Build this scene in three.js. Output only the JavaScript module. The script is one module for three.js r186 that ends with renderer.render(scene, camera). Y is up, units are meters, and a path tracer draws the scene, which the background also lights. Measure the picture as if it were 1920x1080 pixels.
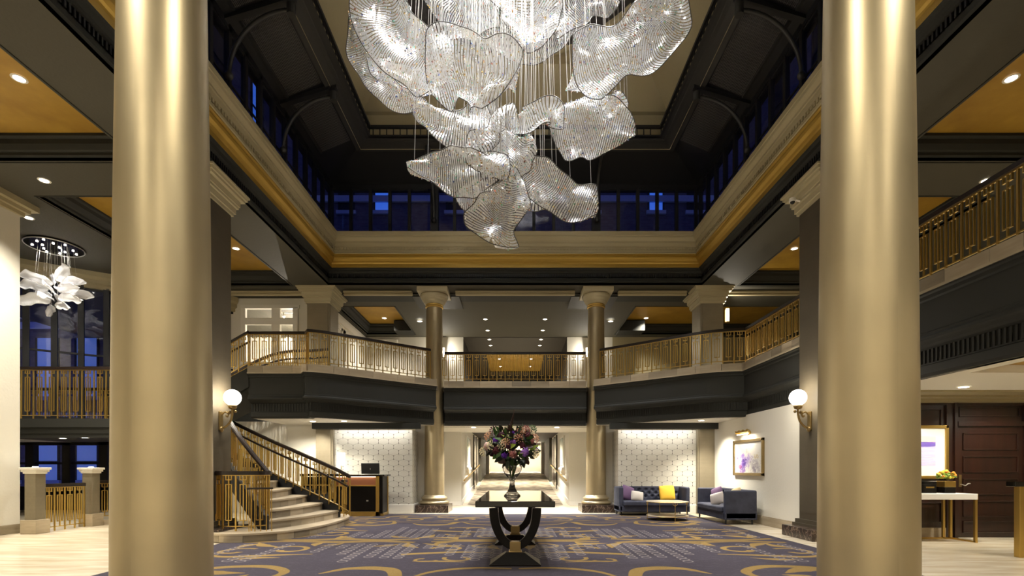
import * as THREE from 'three';
import { mergeGeometries, toCreasedNormals } from 'three/addons/utils/BufferGeometryUtils.js';
import { RoundedBoxGeometry } from 'three/addons/geometries/RoundedBoxGeometry.js';
import { RectAreaLightUniformsLib } from 'three/addons/lights/RectAreaLightUniformsLib.js';

// ---------------------------------------------------------------- camera, sky, exposure
const scene = new THREE.Scene();
const renderer = new THREE.WebGLRenderer({ antialias: true });
renderer.toneMapping = THREE.LinearToneMapping;
renderer.toneMappingExposure = 1.06;
renderer.shadowMap.enabled = true;
RectAreaLightUniformsLib.init();
// x to the right, y up; distances into the hall are given as "d" and stored as z = -d
const camera = new THREE.PerspectiveCamera(2 * Math.atan(540 / 950) * 180 / Math.PI, 1920 / 1080, 0.05, 200);
camera.position.set(0, 1.4, 0);
camera.lookAt(0, 1.4, -10);
camera.setViewOffset(1920, 1080, -6, -339, 1920, 1080);   // risen lens: verticals stay upright
scene.background = new THREE.Color().setRGB(0.045, 0.062, 0.25);   // late dusk sky
const LIGHT = 0.3;                                           // one dimmer for all lamps of the house

// ---------------------------------------------------------------- helpers
let seed = 7;
const rnd = () => { seed = (seed * 1664525 + 1013904223) >>> 0; return seed / 4294967296; };
const rr = (a, b) => a + (b - a) * rnd();
const V = (x, y, d) => new THREE.Vector3(x, y, -d);
const taken = {};
function numbered(n) { const k = taken[n] = (taken[n] ?? -1) + 1; return k ? `${n}_${String(k).padStart(3, '0')}` : n; }
function clean(g) {
  if (g.index) g = g.toNonIndexed();
  for (const k of Object.keys(g.attributes)) if (!['position', 'normal', 'uv'].includes(k)) g.deleteAttribute(k);
  if (!g.attributes.normal) g.computeVertexNormals();
  if (!g.attributes.uv) metric(g);
  g.morphAttributes = {};
  return g;
}
function metric(g) {                                         // uv in metres, by the side a face looks to
  if (g.index) g = g.toNonIndexed();
  const p = g.attributes.position, n = p.count, uv = new Float32Array(n * 2);
  const a = new THREE.Vector3(), b = new THREE.Vector3(), c = new THREE.Vector3();
  for (let i = 0; i < n; i += 3) {
    a.fromBufferAttribute(p, i); b.fromBufferAttribute(p, i + 1); c.fromBufferAttribute(p, i + 2);
    const m = b.clone().sub(a).cross(c.clone().sub(a));
    const ax = Math.abs(m.x), ay = Math.abs(m.y), az = Math.abs(m.z);
    [a, b, c].forEach((q, k) => {
      const [u, v] = ay >= ax && ay >= az ? [q.x, -q.z] : ax > az ? [-q.z, q.y] : [q.x, q.y];
      uv[(i + k) * 2] = u; uv[(i + k) * 2 + 1] = v;
    });
  }
  g.setAttribute('uv', new THREE.BufferAttribute(uv, 2));
  return g;
}
const join = (gs) => { gs = [gs].flat(3).filter(Boolean).map(clean); return gs.length === 1 ? gs[0] : mergeGeometries(gs); };
function mesh(name, gs, mat, parent = scene) {
  const m = new THREE.Mesh(gs.isBufferGeometry ? gs : join(gs), mat);
  m.name = parent === scene ? numbered(name) : name;
  m.castShadow = m.receiveShadow = true;
  parent.add(m);
  return m;
}
const struct = (name, gs, mat) => { const m = mesh(name, gs, mat); m.userData.kind = 'structure'; return m; };
function sgroup(name) { const g = new THREE.Group(); g.name = numbered(name); g.userData.kind = 'structure'; scene.add(g); return g; }
function tag(o, label, category, group) { o.userData.label = label; o.userData.category = category; if (group) o.userData.group = group; return o; }
function thing(name, label, category, pos = [0, 0, 0], turn = 0, group) {
  const g = new THREE.Group(); g.name = numbered(name); scene.add(g);
  g.position.set(pos[0], pos[1], -pos[2]); g.rotation.y = turn;
  return tag(g, label, category, group);
}
const stuff = (m) => { m.userData.kind = 'stuff'; return m; };
// geometry in hall coordinates
const bx = (x0, x1, y0, y1, d0, d1) => metric(new THREE.BoxGeometry(Math.abs(x1 - x0), Math.abs(y1 - y0), Math.abs(d1 - d0)).translate((x0 + x1) / 2, (y0 + y1) / 2, -(d0 + d1) / 2));
const rbx = (x0, x1, y0, y1, d0, d1, r = 0.01, s = 2) => metric(new RoundedBoxGeometry(Math.abs(x1 - x0), Math.abs(y1 - y0), Math.abs(d1 - d0), s, r).translate((x0 + x1) / 2, (y0 + y1) / 2, -(d0 + d1) / 2));
function cyl(a, b, r0, r1 = r0, seg = 8) {
  const dir = b.clone().sub(a), g = new THREE.CylinderGeometry(r1, r0, dir.length(), seg);
  g.applyQuaternion(new THREE.Quaternion().setFromUnitVectors(new THREE.Vector3(0, 1, 0), dir.normalize()));
  return g.translate((a.x + b.x) / 2, (a.y + b.y) / 2, (a.z + b.z) / 2);
}
const tube = (pts, r, n = 40, rad = 6, closed = false) => new THREE.TubeGeometry(new THREE.CatmullRomCurve3(pts, closed), n, r, rad, closed);
const lathe = (prof, seg = 48) => new THREE.LatheGeometry(prof.map(([r, y]) => new THREE.Vector2(r, y)), seg);
const slab = (pts, y0, y1, holes = [], bevel = 0) => {       // plan outline in (x, d), raised from y0 to y1
  const s = new THREE.Shape(pts.map(([x, d]) => new THREE.Vector2(x, d)));
  for (const h of holes) s.holes.push(new THREE.Path(h.map(([x, d]) => new THREE.Vector2(x, d))));
  return metric(new THREE.ExtrudeGeometry(s, { depth: y1 - y0, bevelEnabled: false }).rotateX(-Math.PI / 2).translate(0, y0, 0));
};
const rect = (x0, x1, d0, d1) => [[x0, d0], [x1, d0], [x1, d1], [x0, d1]];
function quads(list) {                                       // list of [a, b, c, d] Vector3
  const p = [];
  for (const [a, b, c, d] of list) for (const q of [a, b, c, a, c, d]) p.push(q.x, q.y, q.z);
  const g = new THREE.BufferGeometry(); g.setAttribute('position', new THREE.Float32BufferAttribute(p, 3));
  g.computeVertexNormals();
  return metric(g);
}
function sweepRect(x0, x1, d0, d1, prof) {                   // profile (inward offset, y) carried round a rectangle
  const ring = ([o, y]) => [V(x0 + o, y, d0 + o), V(x1 - o, y, d0 + o), V(x1 - o, y, d1 - o), V(x0 + o, y, d1 - o)];
  const out = [];
  for (let i = 0; i + 1 < prof.length; i++) { const a = ring(prof[i]), b = ring(prof[i + 1]); for (let k = 0; k < 4; k++) out.push([a[k], a[(k + 1) % 4], b[(k + 1) % 4], b[k]]); }
  return quads(out);
}
function normals2(pts) {                                     // mitred normals of a plan polyline, to its left when d is up
  return pts.map((p, i) => {
    const a = pts[Math.max(i - 1, 0)], b = pts[Math.min(i + 1, pts.length - 1)];
    const n1 = i ? unit(p, a, -1) : null, n2 = i < pts.length - 1 ? unit(p, b, 1) : null;
    const n = n1 && n2 ? [n1[0] + n2[0], n1[1] + n2[1]] : n1 || n2, l = Math.hypot(...n);
    const m = [n[0] / l, n[1] / l], k = n1 && n2 ? Math.max(0.4, m[0] * n1[0] + m[1] * n1[1]) : 1;
    return [m[0] / k, m[1] / k];
  });
  function unit(p, q, s) { const dx = (q[0] - p[0]) * s, dd = (q[1] - p[1]) * s, l = Math.hypot(dx, dd) || 1; return [-dd / l, dx / l]; }
}
function sweepPath(pts, prof, caps = true) {                 // profile (offset to the left, y) carried along a plan polyline
  const n = normals2(pts), at = (i, [o, y]) => V(pts[i][0] + n[i][0] * o, y, pts[i][1] + n[i][1] * o), out = [];
  for (let i = 0; i + 1 < pts.length; i++) for (let k = 0; k + 1 < prof.length; k++) out.push([at(i, prof[k]), at(i + 1, prof[k]), at(i + 1, prof[k + 1]), at(i, prof[k + 1])]);
  return quads(out);
}
function bar(path, half, y0, y1, off = 0) {                  // box section along a rising path of [x, d, y]
  const n = normals2(path), c = (i) => [[off - half, y0], [off + half, y0], [off + half, y1], [off - half, y1]].map(([o, y]) => V(path[i][0] + n[i][0] * o, path[i][2] + y, path[i][1] + n[i][1] * o)), out = [];
  for (let i = 0; i + 1 < path.length; i++) { const a = c(i), b = c(i + 1); for (let k = 0; k < 4; k++) out.push([a[k], b[k], b[(k + 1) % 4], a[(k + 1) % 4]]); }
  const s = c(0), e = c(path.length - 1); out.push(s, [e[3], e[2], e[1], e[0]]);
  return quads(out);
}
function spline2(pts, n) { return new THREE.CatmullRomCurve3(pts.map(([x, d, y = 0]) => new THREE.Vector3(x, y, d)), false, 'centripetal').getSpacedPoints(n).map((p) => [p.x, p.z, p.y]); }
function walk(path) {                                        // [x, d, y] at a distance along a path, with the direction
  const L = [0]; for (let i = 1; i < path.length; i++) L.push(L[i - 1] + Math.hypot(path[i][0] - path[i - 1][0], path[i][1] - path[i - 1][1]));
  const f = (s) => { let i = 1; while (i < L.length - 1 && L[i] < s) i++; const t = (s - L[i - 1]) / (L[i] - L[i - 1] || 1), a = path[i - 1], b = path[i];
    return { x: a[0] + (b[0] - a[0]) * t, d: a[1] + (b[1] - a[1]) * t, y: (a[2] ?? 0) + ((b[2] ?? 0) - (a[2] ?? 0)) * t, a: Math.atan2(b[1] - a[1], b[0] - a[0]) }; };
  f.total = L[L.length - 1];
  return f;
}
// tiling noise and computed textures
const hash = (x, y, s) => { let h = (x * 374761393 + y * 668265263 + s * 2147483647) | 0; h = Math.imul(h ^ (h >>> 13), 1274126177); return ((h ^ (h >>> 16)) >>> 0) / 4294967296; };
function vn(x, y, px, py, s) {
  const xi = Math.floor(x), yi = Math.floor(y), f = x - xi, g = y - yi, u = f * f * (3 - 2 * f), v = g * g * (3 - 2 * g), w = (a, p) => ((a % p) + p) % p;
  const h = (i, j) => hash(w(xi + i, px), w(yi + j, py), s);
  return (h(0, 0) * (1 - u) + h(1, 0) * u) * (1 - v) + (h(0, 1) * (1 - u) + h(1, 1) * u) * v;
}
const fbm = (u, v, fx, fy, s, o = 4) => { let a = 0, k = 0.5, t = 0; for (let i = 0; i < o; i++) { a += k * vn(u * fx, v * fy, fx, fy, s + i); t += k; k /= 2; fx *= 2; fy *= 2; } return a / t; };
function tex(n, fn, metres, srgb = true) {
  const d = new Uint8Array(n * n * 4);
  for (let j = 0; j < n; j++) for (let i = 0; i < n; i++) { const c = fn(i / n, j / n), k = (j * n + i) * 4; for (let q = 0; q < 3; q++) d[k + q] = Math.max(0, Math.min(255, (Array.isArray(c) ? c[q] : c) * 255)); d[k + 3] = 255; }
  const t = new THREE.DataTexture(d, n, n); t.magFilter = THREE.LinearFilter; t.wrapS = t.wrapT = THREE.RepeatWrapping; t.repeat.set(1 / metres, 1 / metres);
  if (srgb) t.colorSpace = THREE.SRGBColorSpace; t.needsUpdate = true; return t;
}
function canvasTex(w, h, draw, rep) {
  const c = document.createElement('canvas'); c.width = w; c.height = h; draw(c.getContext('2d'), w, h);
  const t = new THREE.CanvasTexture(c); t.colorSpace = THREE.SRGBColorSpace; t.magFilter = THREE.LinearFilter;
  if (rep) { t.wrapS = t.wrapT = THREE.RepeatWrapping; t.repeat.set(1 / rep[0], 1 / rep[1]); }
  return t;
}
const mix3 = (a, b, t) => a.map((v, i) => v + (b[i] - v) * t);

// ---------------------------------------------------------------- materials
const std = (c, o = {}) => new THREE.MeshStandardMaterial({ color: Array.isArray(c) ? new THREE.Color().setRGB(...c) : new THREE.Color(c), roughness: 0.7, ...o });
const phy = (c, o = {}) => new THREE.MeshPhysicalMaterial({ color: Array.isArray(c) ? new THREE.Color().setRGB(...c) : new THREE.Color(c), roughness: 0.6, ...o });
const glow = (rgb, k) => new THREE.MeshStandardMaterial({ color: 0xffffff, emissive: new THREE.Color().setRGB(...rgb), emissiveIntensity: k, roughness: 0.5 });
const plasterBump = tex(256, (u, v) => fbm(u, v, 16, 16, 3), 0.6, false);
const brushT = tex(256, (u, v) => { const n = fbm(u, v, 6, 6, 21) * 0.5 + fbm(u, v, 40, 40, 22, 2) * 0.2 + fbm(u, v, 3, 48, 23, 3) * 0.3; return 0.86 + 0.14 * n; }, 1.6);
const brushR = tex(256, (u, v) => 0.75 + 0.25 * fbm(u, v, 5, 10, 31), 1.6, false);
const leafT = tex(512, (u, v) => { const n = fbm(u, v, 5, 5, 41, 5), g = Math.max(0, 1 - 40 * Math.abs(((u * 9) % 1) - 0.5)) * 0.02 + Math.max(0, 1 - 40 * Math.abs(((v * 9) % 1) - 0.5)) * 0.02; return mix3([0.76, 0.58, 0.22], [0.95, 0.78, 0.36], n).map((x) => x - g); }, 1.8);
const marbleT = tex(512, (u, v) => { const w = fbm(u, v, 3, 9, 51, 5), s = fbm(u + w * 0.08, v + w * 0.05, 4, 26, 52, 4), n = fbm(u, v, 32, 64, 53, 2); return mix3([0.73, 0.67, 0.56], [0.94, 0.91, 0.84], Math.min(1, 0.1 + s * 0.95 + n * 0.08)); }, 2.6);
const darkMarbleT = tex(256, (u, v) => { const w = fbm(u, v, 5, 5, 61, 4), vein = Math.pow(1 - Math.abs(fbm(u + w * 0.2, v + w * 0.2, 5, 5, 62, 4) - 0.5) * 2, 14); return mix3([0.17, 0.13, 0.11], [0.62, 0.54, 0.47], Math.min(1, vein * 0.7 + w * 0.25)); }, 0.7);
const stoneT = (s) => tex(128, (u, v) => { const n = fbm(u, v, 2, 18, s, 4), m = fbm(u, v, 6, 6, s + 9, 3); return mix3([0.66, 0.60, 0.51], [0.87, 0.82, 0.73], n * 0.75 + m * 0.25).map((x) => x * [1, 0.9, 0.8, 1.08][s % 4]); }, 1.1);
const woodT = tex(256, (u, v) => { const n = fbm(u, v, 24, 2, 71, 4), m = fbm(u, v, 3, 2, 72, 3); return mix3([0.16, 0.075, 0.05], [0.34, 0.17, 0.11], n * 0.6 + m * 0.4); }, 1.4);
const velvetT = tex(256, (u, v) => { const n = fbm(u, v, 6, 6, 81, 5); return mix3([0.24, 0.25, 0.31], [0.38, 0.39, 0.46], n); }, 0.9);
const brickT = tex(256, (u, v) => { const n = fbm(u, v, 8, 8, 91, 4), row = Math.floor(v * 24), fv = (v * 24) % 1, fu = (u * 8 + (row % 2) * 0.5) % 1, mort = fv < 0.14 || fu < 0.05; return mort ? [0.5, 0.5, 0.52] : mix3([0.42, 0.38, 0.4], [0.62, 0.57, 0.58], n * 0.6 + hash(Math.floor(u * 8 + (row % 2) * 0.5) % 8, row, 5) * 0.4); }, 1.9);
const M = {
  column: phy([0.56, 0.465, 0.29], { map: brushT, roughnessMap: brushR, roughness: 0.48, metalness: 0.84 }),
  pillar: phy([0.13, 0.108, 0.075], { map: brushT, roughness: 0.46, metalness: 0.5 }),
  bronze: phy([0.32, 0.275, 0.195], { map: brushT, roughness: 0.42, metalness: 0.5 }),
  capital: std([0.43, 0.375, 0.24], { roughness: 0.5, metalness: 0.15 }),
  tan: std([0.36, 0.305, 0.18], { roughness: 0.55, metalness: 0.1, bumpMap: plasterBump, bumpScale: 0.002 }),
  gold: std([0.40, 0.255, 0.045], { roughness: 0.4, metalness: 0.55 }),
  leaf: std([0.56, 0.54, 0.37], { map: leafT, roughness: 0.5, metalness: 0.3 }),
  charcoal: std([0.013, 0.0135, 0.0105], { roughness: 0.75 }),
  black: std([0.006, 0.006, 0.007], { roughness: 0.55 }),
  iron: std([0.034, 0.033, 0.031], { roughness: 0.5, metalness: 0.3 }),
  mesh: std([0.17, 0.16, 0.145], { roughness: 0.4, metalness: 0.6 }),
  soffit: std([0.052, 0.047, 0.031], { roughness: 0.75, bumpMap: plasterBump, bumpScale: 0.002 }),
  vault: std([0.36, 0.3, 0.17], { roughness: 0.7, bumpMap: plasterBump, bumpScale: 0.003 }),
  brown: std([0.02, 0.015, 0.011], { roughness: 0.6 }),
  cream: std([0.74, 0.71, 0.63], { roughness: 0.8, bumpMap: plasterBump, bumpScale: 0.0015 }),
  lowBounceFloor: std([0.2, 0.17, 0.125], { roughness: 0.95 }),  // unseen upper floor, brown chosen to cut light bounced onto the gallery ceilings
  white: std([0.82, 0.79, 0.72], { roughness: 0.6 }),
  marble: phy([0.95, 0.93, 0.9], { map: marbleT, roughness: 0.22 }),
  darkMarble: phy([1, 1, 1], { map: darkMarbleT, roughness: 0.22 }),
  stone: [0, 1, 2, 3].map((k) => std([0.66, 0.645, 0.61], { map: stoneT(100 + k), roughness: 0.5 })),
  brass: std([0.6, 0.41, 0.12], { roughness: 0.3, metalness: 0.95 }),
  agedBrass: std([0.36, 0.26, 0.115], { roughness: 0.3, metalness: 0.95 }),
  rail: phy([0.014, 0.008, 0.006], { roughness: 0.34 }),
  wood: phy([0.36, 0.34, 0.33], { map: woodT, roughness: 0.32, clearcoat: 0.5, clearcoatRoughness: 0.2 }),
  lacquer: phy([0.006, 0.005, 0.0045], { roughness: 0.06 }),
  ebony: phy([0.006, 0.0045, 0.004], { roughness: 0.35, specularIntensity: 0.35 }),
  velvet: phy([0.56, 0.58, 0.64], { map: velvetT, roughness: 0.85, sheen: 1, sheenRoughness: 0.35, sheenColor: new THREE.Color(0.45, 0.47, 0.55) }),
  glass: phy([1, 1, 1], { transmission: 1, thickness: 0, roughness: 0.02, ior: 1.45 }),
  crystalGlass: phy([1, 1, 1], { transmission: 1, thickness: 0.02, roughness: 0.02, ior: 1.5 }),
  crystal: phy([0.91, 0.93, 0.97], { roughness: 0.3, metalness: 0.15, clearcoat: 1, clearcoatRoughness: 0.1 }),
  bead: phy([1, 1, 1], { roughness: 0.1, metalness: 0.85 }),
  wire: std([0.6, 0.58, 0.54], { roughness: 0.35, metalness: 0.8 }),
  darkWire: std([0.09, 0.085, 0.08], { roughness: 0.4, metalness: 0.6 }),
  lens: glow([1, 0.93, 0.8], 14),
  brick: std([0.55, 0.6, 0.8], { map: brickT, roughness: 0.9 }),
  navyStone: std([0.45, 0.55, 0.75], { roughness: 0.8 }),
  dimBlue: glow([0.012, 0.04, 0.17], 1),
  litBlue: glow([0.012, 0.075, 0.45], 1),
};

// ---------------------------------------------------------------- lamps
// a round recessed downlight: a trim ring, a glowing lens and the light itself
const ringG = lathe([[0.075, 0.0], [0.078, -0.006], [0.105, -0.008], [0.11, 0.0]], 20), lensG = new THREE.CylinderGeometry(0.076, 0.076, 0.006, 20);
function downlight(x, y, d, cd, label, group, o = {}) {
  const t = thing('recessed_downlight', label, 'ceiling light', [x, y, d], 0, group), s = o.size ?? 1;
  const r = mesh('trim_ring', ringG, M.white, t), l = mesh('lamp_lens', lensG, M.lens, t);
  r.scale.setScalar(s); l.scale.setScalar(s); l.position.y = -0.002;
  if (cd) {
    const L = new THREE.SpotLight(new THREE.Color().setRGB(...(o.color ?? [1, 0.92, 0.76])), cd * LIGHT, 0, o.angle ?? 1.0, o.pen ?? 0.7, 2);
    L.name = 'lamp_beam'; L.position.set(0, -0.03, 0); L.castShadow = true; L.shadow.radius = 3; t.add(L);
    L.target.name = 'beam_aim'; L.target.position.set(o.tx ?? 0, -2, -(o.td ?? 0)); t.add(L.target);
  }
  return t;
}
const WARM = [1, 0.9, 0.72], NEUT = [1, 0.96, 0.89];
function strip(x, y, d, w, h, nits, aim, color = NEUT) {      // a cove or shelf strip: area light only as large as its glowing strip
  const L = new THREE.RectAreaLight(new THREE.Color().setRGB(...color), nits * LIGHT, w, h);
  L.position.set(x, y, -d); L.lookAt(aim[0], aim[1], -aim[2]); L.name = 'strip_light_beam'; scene.add(L); return L;
}

// ---------------------------------------------------------------- floors
struct('floor', [slab(rect(-19, 14, -4, 19.4), -0.2, 0)], M.marble);
const carpetT = canvasTex(1536, 2048, (c, w, h) => {
  // plan: 10.8 m across, 15.4 m deep; symmetric about x = 0 and, in its figure, about d = 9.8
  const S = w / 10.8, X = (x) => (x + 5.5) * S, D = (d) => h - (d - 0.2) * (h / 15.4), K = h / 15.4;
  c.fillStyle = '#312b38'; c.fillRect(0, 0, w, h);
  for (let i = 0; i < 26000; i++) { const g = rnd(); c.fillStyle = g < 0.5 ? `rgba(38,34,44,${0.10 + 0.2 * rnd()})` : `rgba(140,134,140,${0.06 + 0.14 * rnd()})`; c.fillRect(rnd() * w, rnd() * h, 2 + rnd() * 16, 1 + rnd() * 1.6); }
  const gold = ['#7c6432', '#836a37', '#735c2f'];
  const curve = (pts, w0, w1, w2) => {                          // a tapering scroll stroke
    const cv = new THREE.CatmullRomCurve3(pts.map(([x, d]) => new THREE.Vector3(x, d, 0))), N = 40, A = [], B = [];
    for (let i = 0; i <= N; i++) { const t = i / N, p = cv.getPoint(t), q = cv.getTangent(t), ww = 0.8 * (t < 0.5 ? w0 + (w1 - w0) * t * 2 : w1 + (w2 - w1) * (t - 0.5) * 2) / 2; A.push([p.x - q.y * ww, p.y + q.x * ww]); B.unshift([p.x + q.y * ww, p.y - q.x * ww]); }
    c.beginPath(); [...A, ...B].forEach(([x, d], i) => i ? c.lineTo(X(x), D(d)) : c.moveTo(X(x), D(d))); c.closePath(); c.fill();
  };
  const spiral = (x, d, r, dir, turns, a0) => { const pts = []; for (let i = 0; i <= 14; i++) { const t = i / 14, a = a0 + dir * turns * 6.283 * t, q = r * (1 - 0.72 * t); pts.push([x + Math.cos(a) * q, d + Math.sin(a) * q]); } curve(pts, r * 0.34, r * 0.3, r * 0.42); };
  const petal = (x, d, a, l, ww) => curve([[x, d], [x + Math.cos(a) * l * 0.5 - Math.sin(a) * ww * 0.3, d + Math.sin(a) * l * 0.5 + Math.cos(a) * ww * 0.3], [x + Math.cos(a) * l, d + Math.sin(a) * l]], 0.03, ww, 0.02);
  const ring = (x, d, r) => { c.lineWidth = 0.022 * S; c.strokeStyle = '#77706f'; c.beginPath(); c.ellipse(X(x), D(d), r * S, r * K, 0, 0, 7); c.stroke(); };
  for (const mx of [-1, 1]) for (const md of [-1, 1]) {
    const m = (x, d) => [x * mx, 9.8 + (d - 9.8) * md], cur = (pts, ...q) => curve(pts.map(([x, d]) => m(x, d)), ...q);
    const spi = (x, d, r, dir, t, a) => { const [a1, d1] = m(x, d); spiral(a1, d1, r, dir * mx * md, t, mx * md > 0 ? (md > 0 ? a : a + 3.1416) : (md > 0 ? 3.1416 - a : -a)); };
    const pet = (x, d, a, l, ww) => { const [a1, d1] = m(x, d); petal(a1, d1, Math.atan2(Math.sin(a) * md, Math.cos(a) * mx), l, ww); };
    c.fillStyle = gold[0];
    cur([[0.05, 7.05], [0.55, 7.1], [1.1, 6.85], [1.4, 6.3]], 0.1, 0.16, 0.05);
    cur([[1.5, 6.4], [1.75, 7.0], [2.3, 7.05], [2.6, 6.7]], 0.2, 0.3, 0.05);
    cur([[3.2, 6.2], [3.1, 6.8], [3.55, 7.2], [4.2, 7.1], [4.6, 6.6]], 0.1, 0.24, 0.2);
    spi(4.55, 6.5, 0.5, 1, 0.8, 1.5); pet(3.6, 6.75, 0.3, 0.8, 0.35); pet(3.5, 6.65, -0.8, 0.5, 0.3); pet(5.0, 7.1, 0.9, 0.6, 0.25);
    c.fillStyle = gold[1];
    spi(0.85, 7.85, 0.27, -1, 0.75, 0.4); spi(1.4, 7.75, 0.22, 1, 0.7, 3.4); cur([[0.75, 7.55], [1.1, 7.6], [1.55, 7.62]], 0.05, 0.14, 0.04);
    cur([[0.35, 8.35], [0.8, 8.45], [1.4, 8.35], [1.85, 8.2]], 0.04, 0.2, 0.2); spi(1.15, 8.8, 0.32, 1, 0.8, 0); spi(0.55, 9.1, 0.3, -1, 0.7, 2);
    pet(0.9, 9.1, 0.4, 0.9, 0.28); pet(1.7, 8.9, 1.1, 0.7, 0.3); pet(0.25, 8.7, 1.3, 0.6, 0.25); pet(1.5, 9.3, 2.4, 0.5, 0.3);
    c.fillStyle = gold[2];
    cur([[1.9, 9.55], [2.6, 9.72], [3.4, 9.6], [4.2, 9.72], [5.1, 9.55]], 0.2, 0.34, 0.2); cur([[0, 9.6], [0.7, 9.75], [1.6, 9.65]], 0.25, 0.3, 0.15);
    pet(2.1, 9.4, -0.6, 0.6, 0.25); pet(3.2, 9.5, -0.9, 0.5, 0.22);
    c.fillStyle = gold[1];
    spi(3.9, 8.7, 0.42, 1, 0.85, 0.6); spi(4.7, 8.5, 0.36, -1, 0.8, 2.2); cur([[3.3, 8.25], [3.9, 8.15], [4.6, 8.0], [5.2, 8.3]], 0.06, 0.22, 0.1); pet(4.2, 9.0, 0.7, 0.8, 0.3); pet(4.9, 8.9, 2.0, 0.6, 0.28); pet(3.6, 9.1, 1.6, 0.5, 0.25); pet(4.35, 7.75, 2.9, 0.7, 0.22);
    for (let k = 0; k < 17; k++) {                             // hanging chains of rings
      const x = 1.05 + k * 0.255, v = Math.abs(((k + 3) % 8) - 4) / 4, near = 7.3 + 1.2 * (1 - v) + 0.7 * ((k * 7) % 3) / 2;
      
      for (let d = near; d < 9.35; d += 0.155) if (!(x > 3.5 && d > 8.2 && (k % 3))) ring(mx * (x + 0.02 * Math.sin(d * 40)), 9.8 + (d - 9.8) * md, 0.07);
    }
    for (let k = 0; k < 4; k++) for (let d = 7.75 + 0.2 * (k % 2); d < 9.2; d += 0.155) ring(mx * (0.3 + k * 0.16), 9.8 + (d - 9.8) * md, 0.072);
  }
  // far border scrolls and near fields
  for (const mx of [-1, 1]) for (const [x, d] of [[0.7, 14.6], [2.0, 14.7], [3.3, 14.5], [4.5, 14.7], [1.3, 13.9], [2.8, 13.8], [4.1, 13.8], [0.9, 4.4], [2.4, 4.2], [3.9, 4.5], [1.6, 3.2], [3.2, 3.0], [4.7, 3.3]]) {
    c.fillStyle = gold[Math.floor(rnd() * 3)]; spiral(x * mx, d, 0.36, mx, 0.8, x * 3); curve([[mx * (x - 0.5), d + 0.3], [mx * x, d + 0.48], [mx * (x + 0.6), d + 0.2]], 0.05, 0.2, 0.04); petal(mx * (x + 0.3), d - 0.2, mx > 0 ? -0.4 : 3.5, 0.6, 0.2);
  }
  c.fillStyle = gold[0]; curve([[-5.3, 13.1], [-4, 13.3], [-2, 13.2], [0, 13.35], [2, 13.2], [4, 13.3], [5.2, 13.1]], 0.05, 0.12, 0.05);
  for (let i = 0; i < 60000; i++) { c.fillStyle = rnd() < 0.5 ? 'rgba(30,26,34,0.16)' : 'rgba(210,200,190,0.10)'; c.fillRect(rnd() * w, rnd() * h, 2, 2); }
});
{
  const g = bx(-5.5, 5.3, 0, 0.012, 0.2, 15.6), p = g.attributes.position, uv = g.attributes.uv;
  for (let i = 0; i < p.count; i++) uv.setXY(i, (p.getX(i) + 5.5) / 10.8, (-p.getZ(i) - 0.2) / 15.4);
  tag(mesh('patterned_carpet', g, std([1, 1, 1], { map: carpetT, roughness: 0.95 })), 'grey purple carpet with gold scrolls and chains of pale rings on the lobby floor', 'carpet');
}

// ---------------------------------------------------------------- cornice round the atrium opening
const A = { x0: -5.92, x1: 5.92, d0: 4.4, d1: 16.05 };
const ringOf = (prof) => sweepRect(A.x0, A.x1, A.d0, A.d1, prof);
{
  const t1 = sgroup('trim_1');
  mesh('dark_fascia', ringOf([[0, 7.215], [0, 7.29], [0.045, 7.31], [0.045, 7.36], [0.015, 7.38], [0.015, 7.43], [0.0, 7.44], [0.0, 7.58], [0.03, 7.6], [0.05, 7.64], [0.11, 7.66], [0.13, 7.69], [0.162, 7.71]]), M.charcoal, t1);
  const slats = [];
  for (let d = 5.2; d < 15.9; d += 0.075) for (const s of [-1, 1]) slats.push(bx(s * 5.92, s * 5.895, 7.45, 7.57, d, d + 0.03));
  for (let x = -5.85; x < 5.85; x += 0.075) slats.push(bx(x, x + 0.03, 7.45, 7.57, 16.05, 16.025));
  stuff(mesh('grille_slats', slats, M.black, t1));
  const t2 = sgroup('trim_2');
  mesh('gilded_moulding', ringOf([[0.162, 7.71], [0.165, 7.78], [0.155, 7.79], [0.155, 7.83], [0.175, 7.86], [0.22, 7.88], [0.27, 7.93], [0.29, 7.98], [0.27, 8.0], [0.27, 8.03], [0.31, 8.05], [0.31, 8.08]]), M.gold, t2);
  const t3 = sgroup('trim_3');
  mesh('tan_cornice', ringOf([[0.31, 8.08], [0.325, 8.1], [0.29, 8.13], [0.29, 8.2], [0.28, 8.21], [0.28, 8.3], [0.30, 8.31], [0.32, 8.4], [0.34, 8.41], [0.34, 8.46], [0.40, 8.54], [0.41, 8.58], [0.40, 8.6], [0.422, 8.62], [0.422, 8.73], [-0.3, 8.73], [-0.3, 7.6]]), M.tan, t3);
  const den = [];
  for (let d = 5.0; d < 15.7; d += 0.1) for (const s of [-1, 1]) den.push(bx(s * 5.64, s * 5.615, 8.215, 8.29, d, d + 0.055));
  for (let x = -5.6; x < 5.6; x += 0.1) den.push(bx(x, x + 0.055, 8.215, 8.29, 15.77, 15.745));
  stuff(mesh('carved_band', den, M.tan, t3));
}

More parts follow.
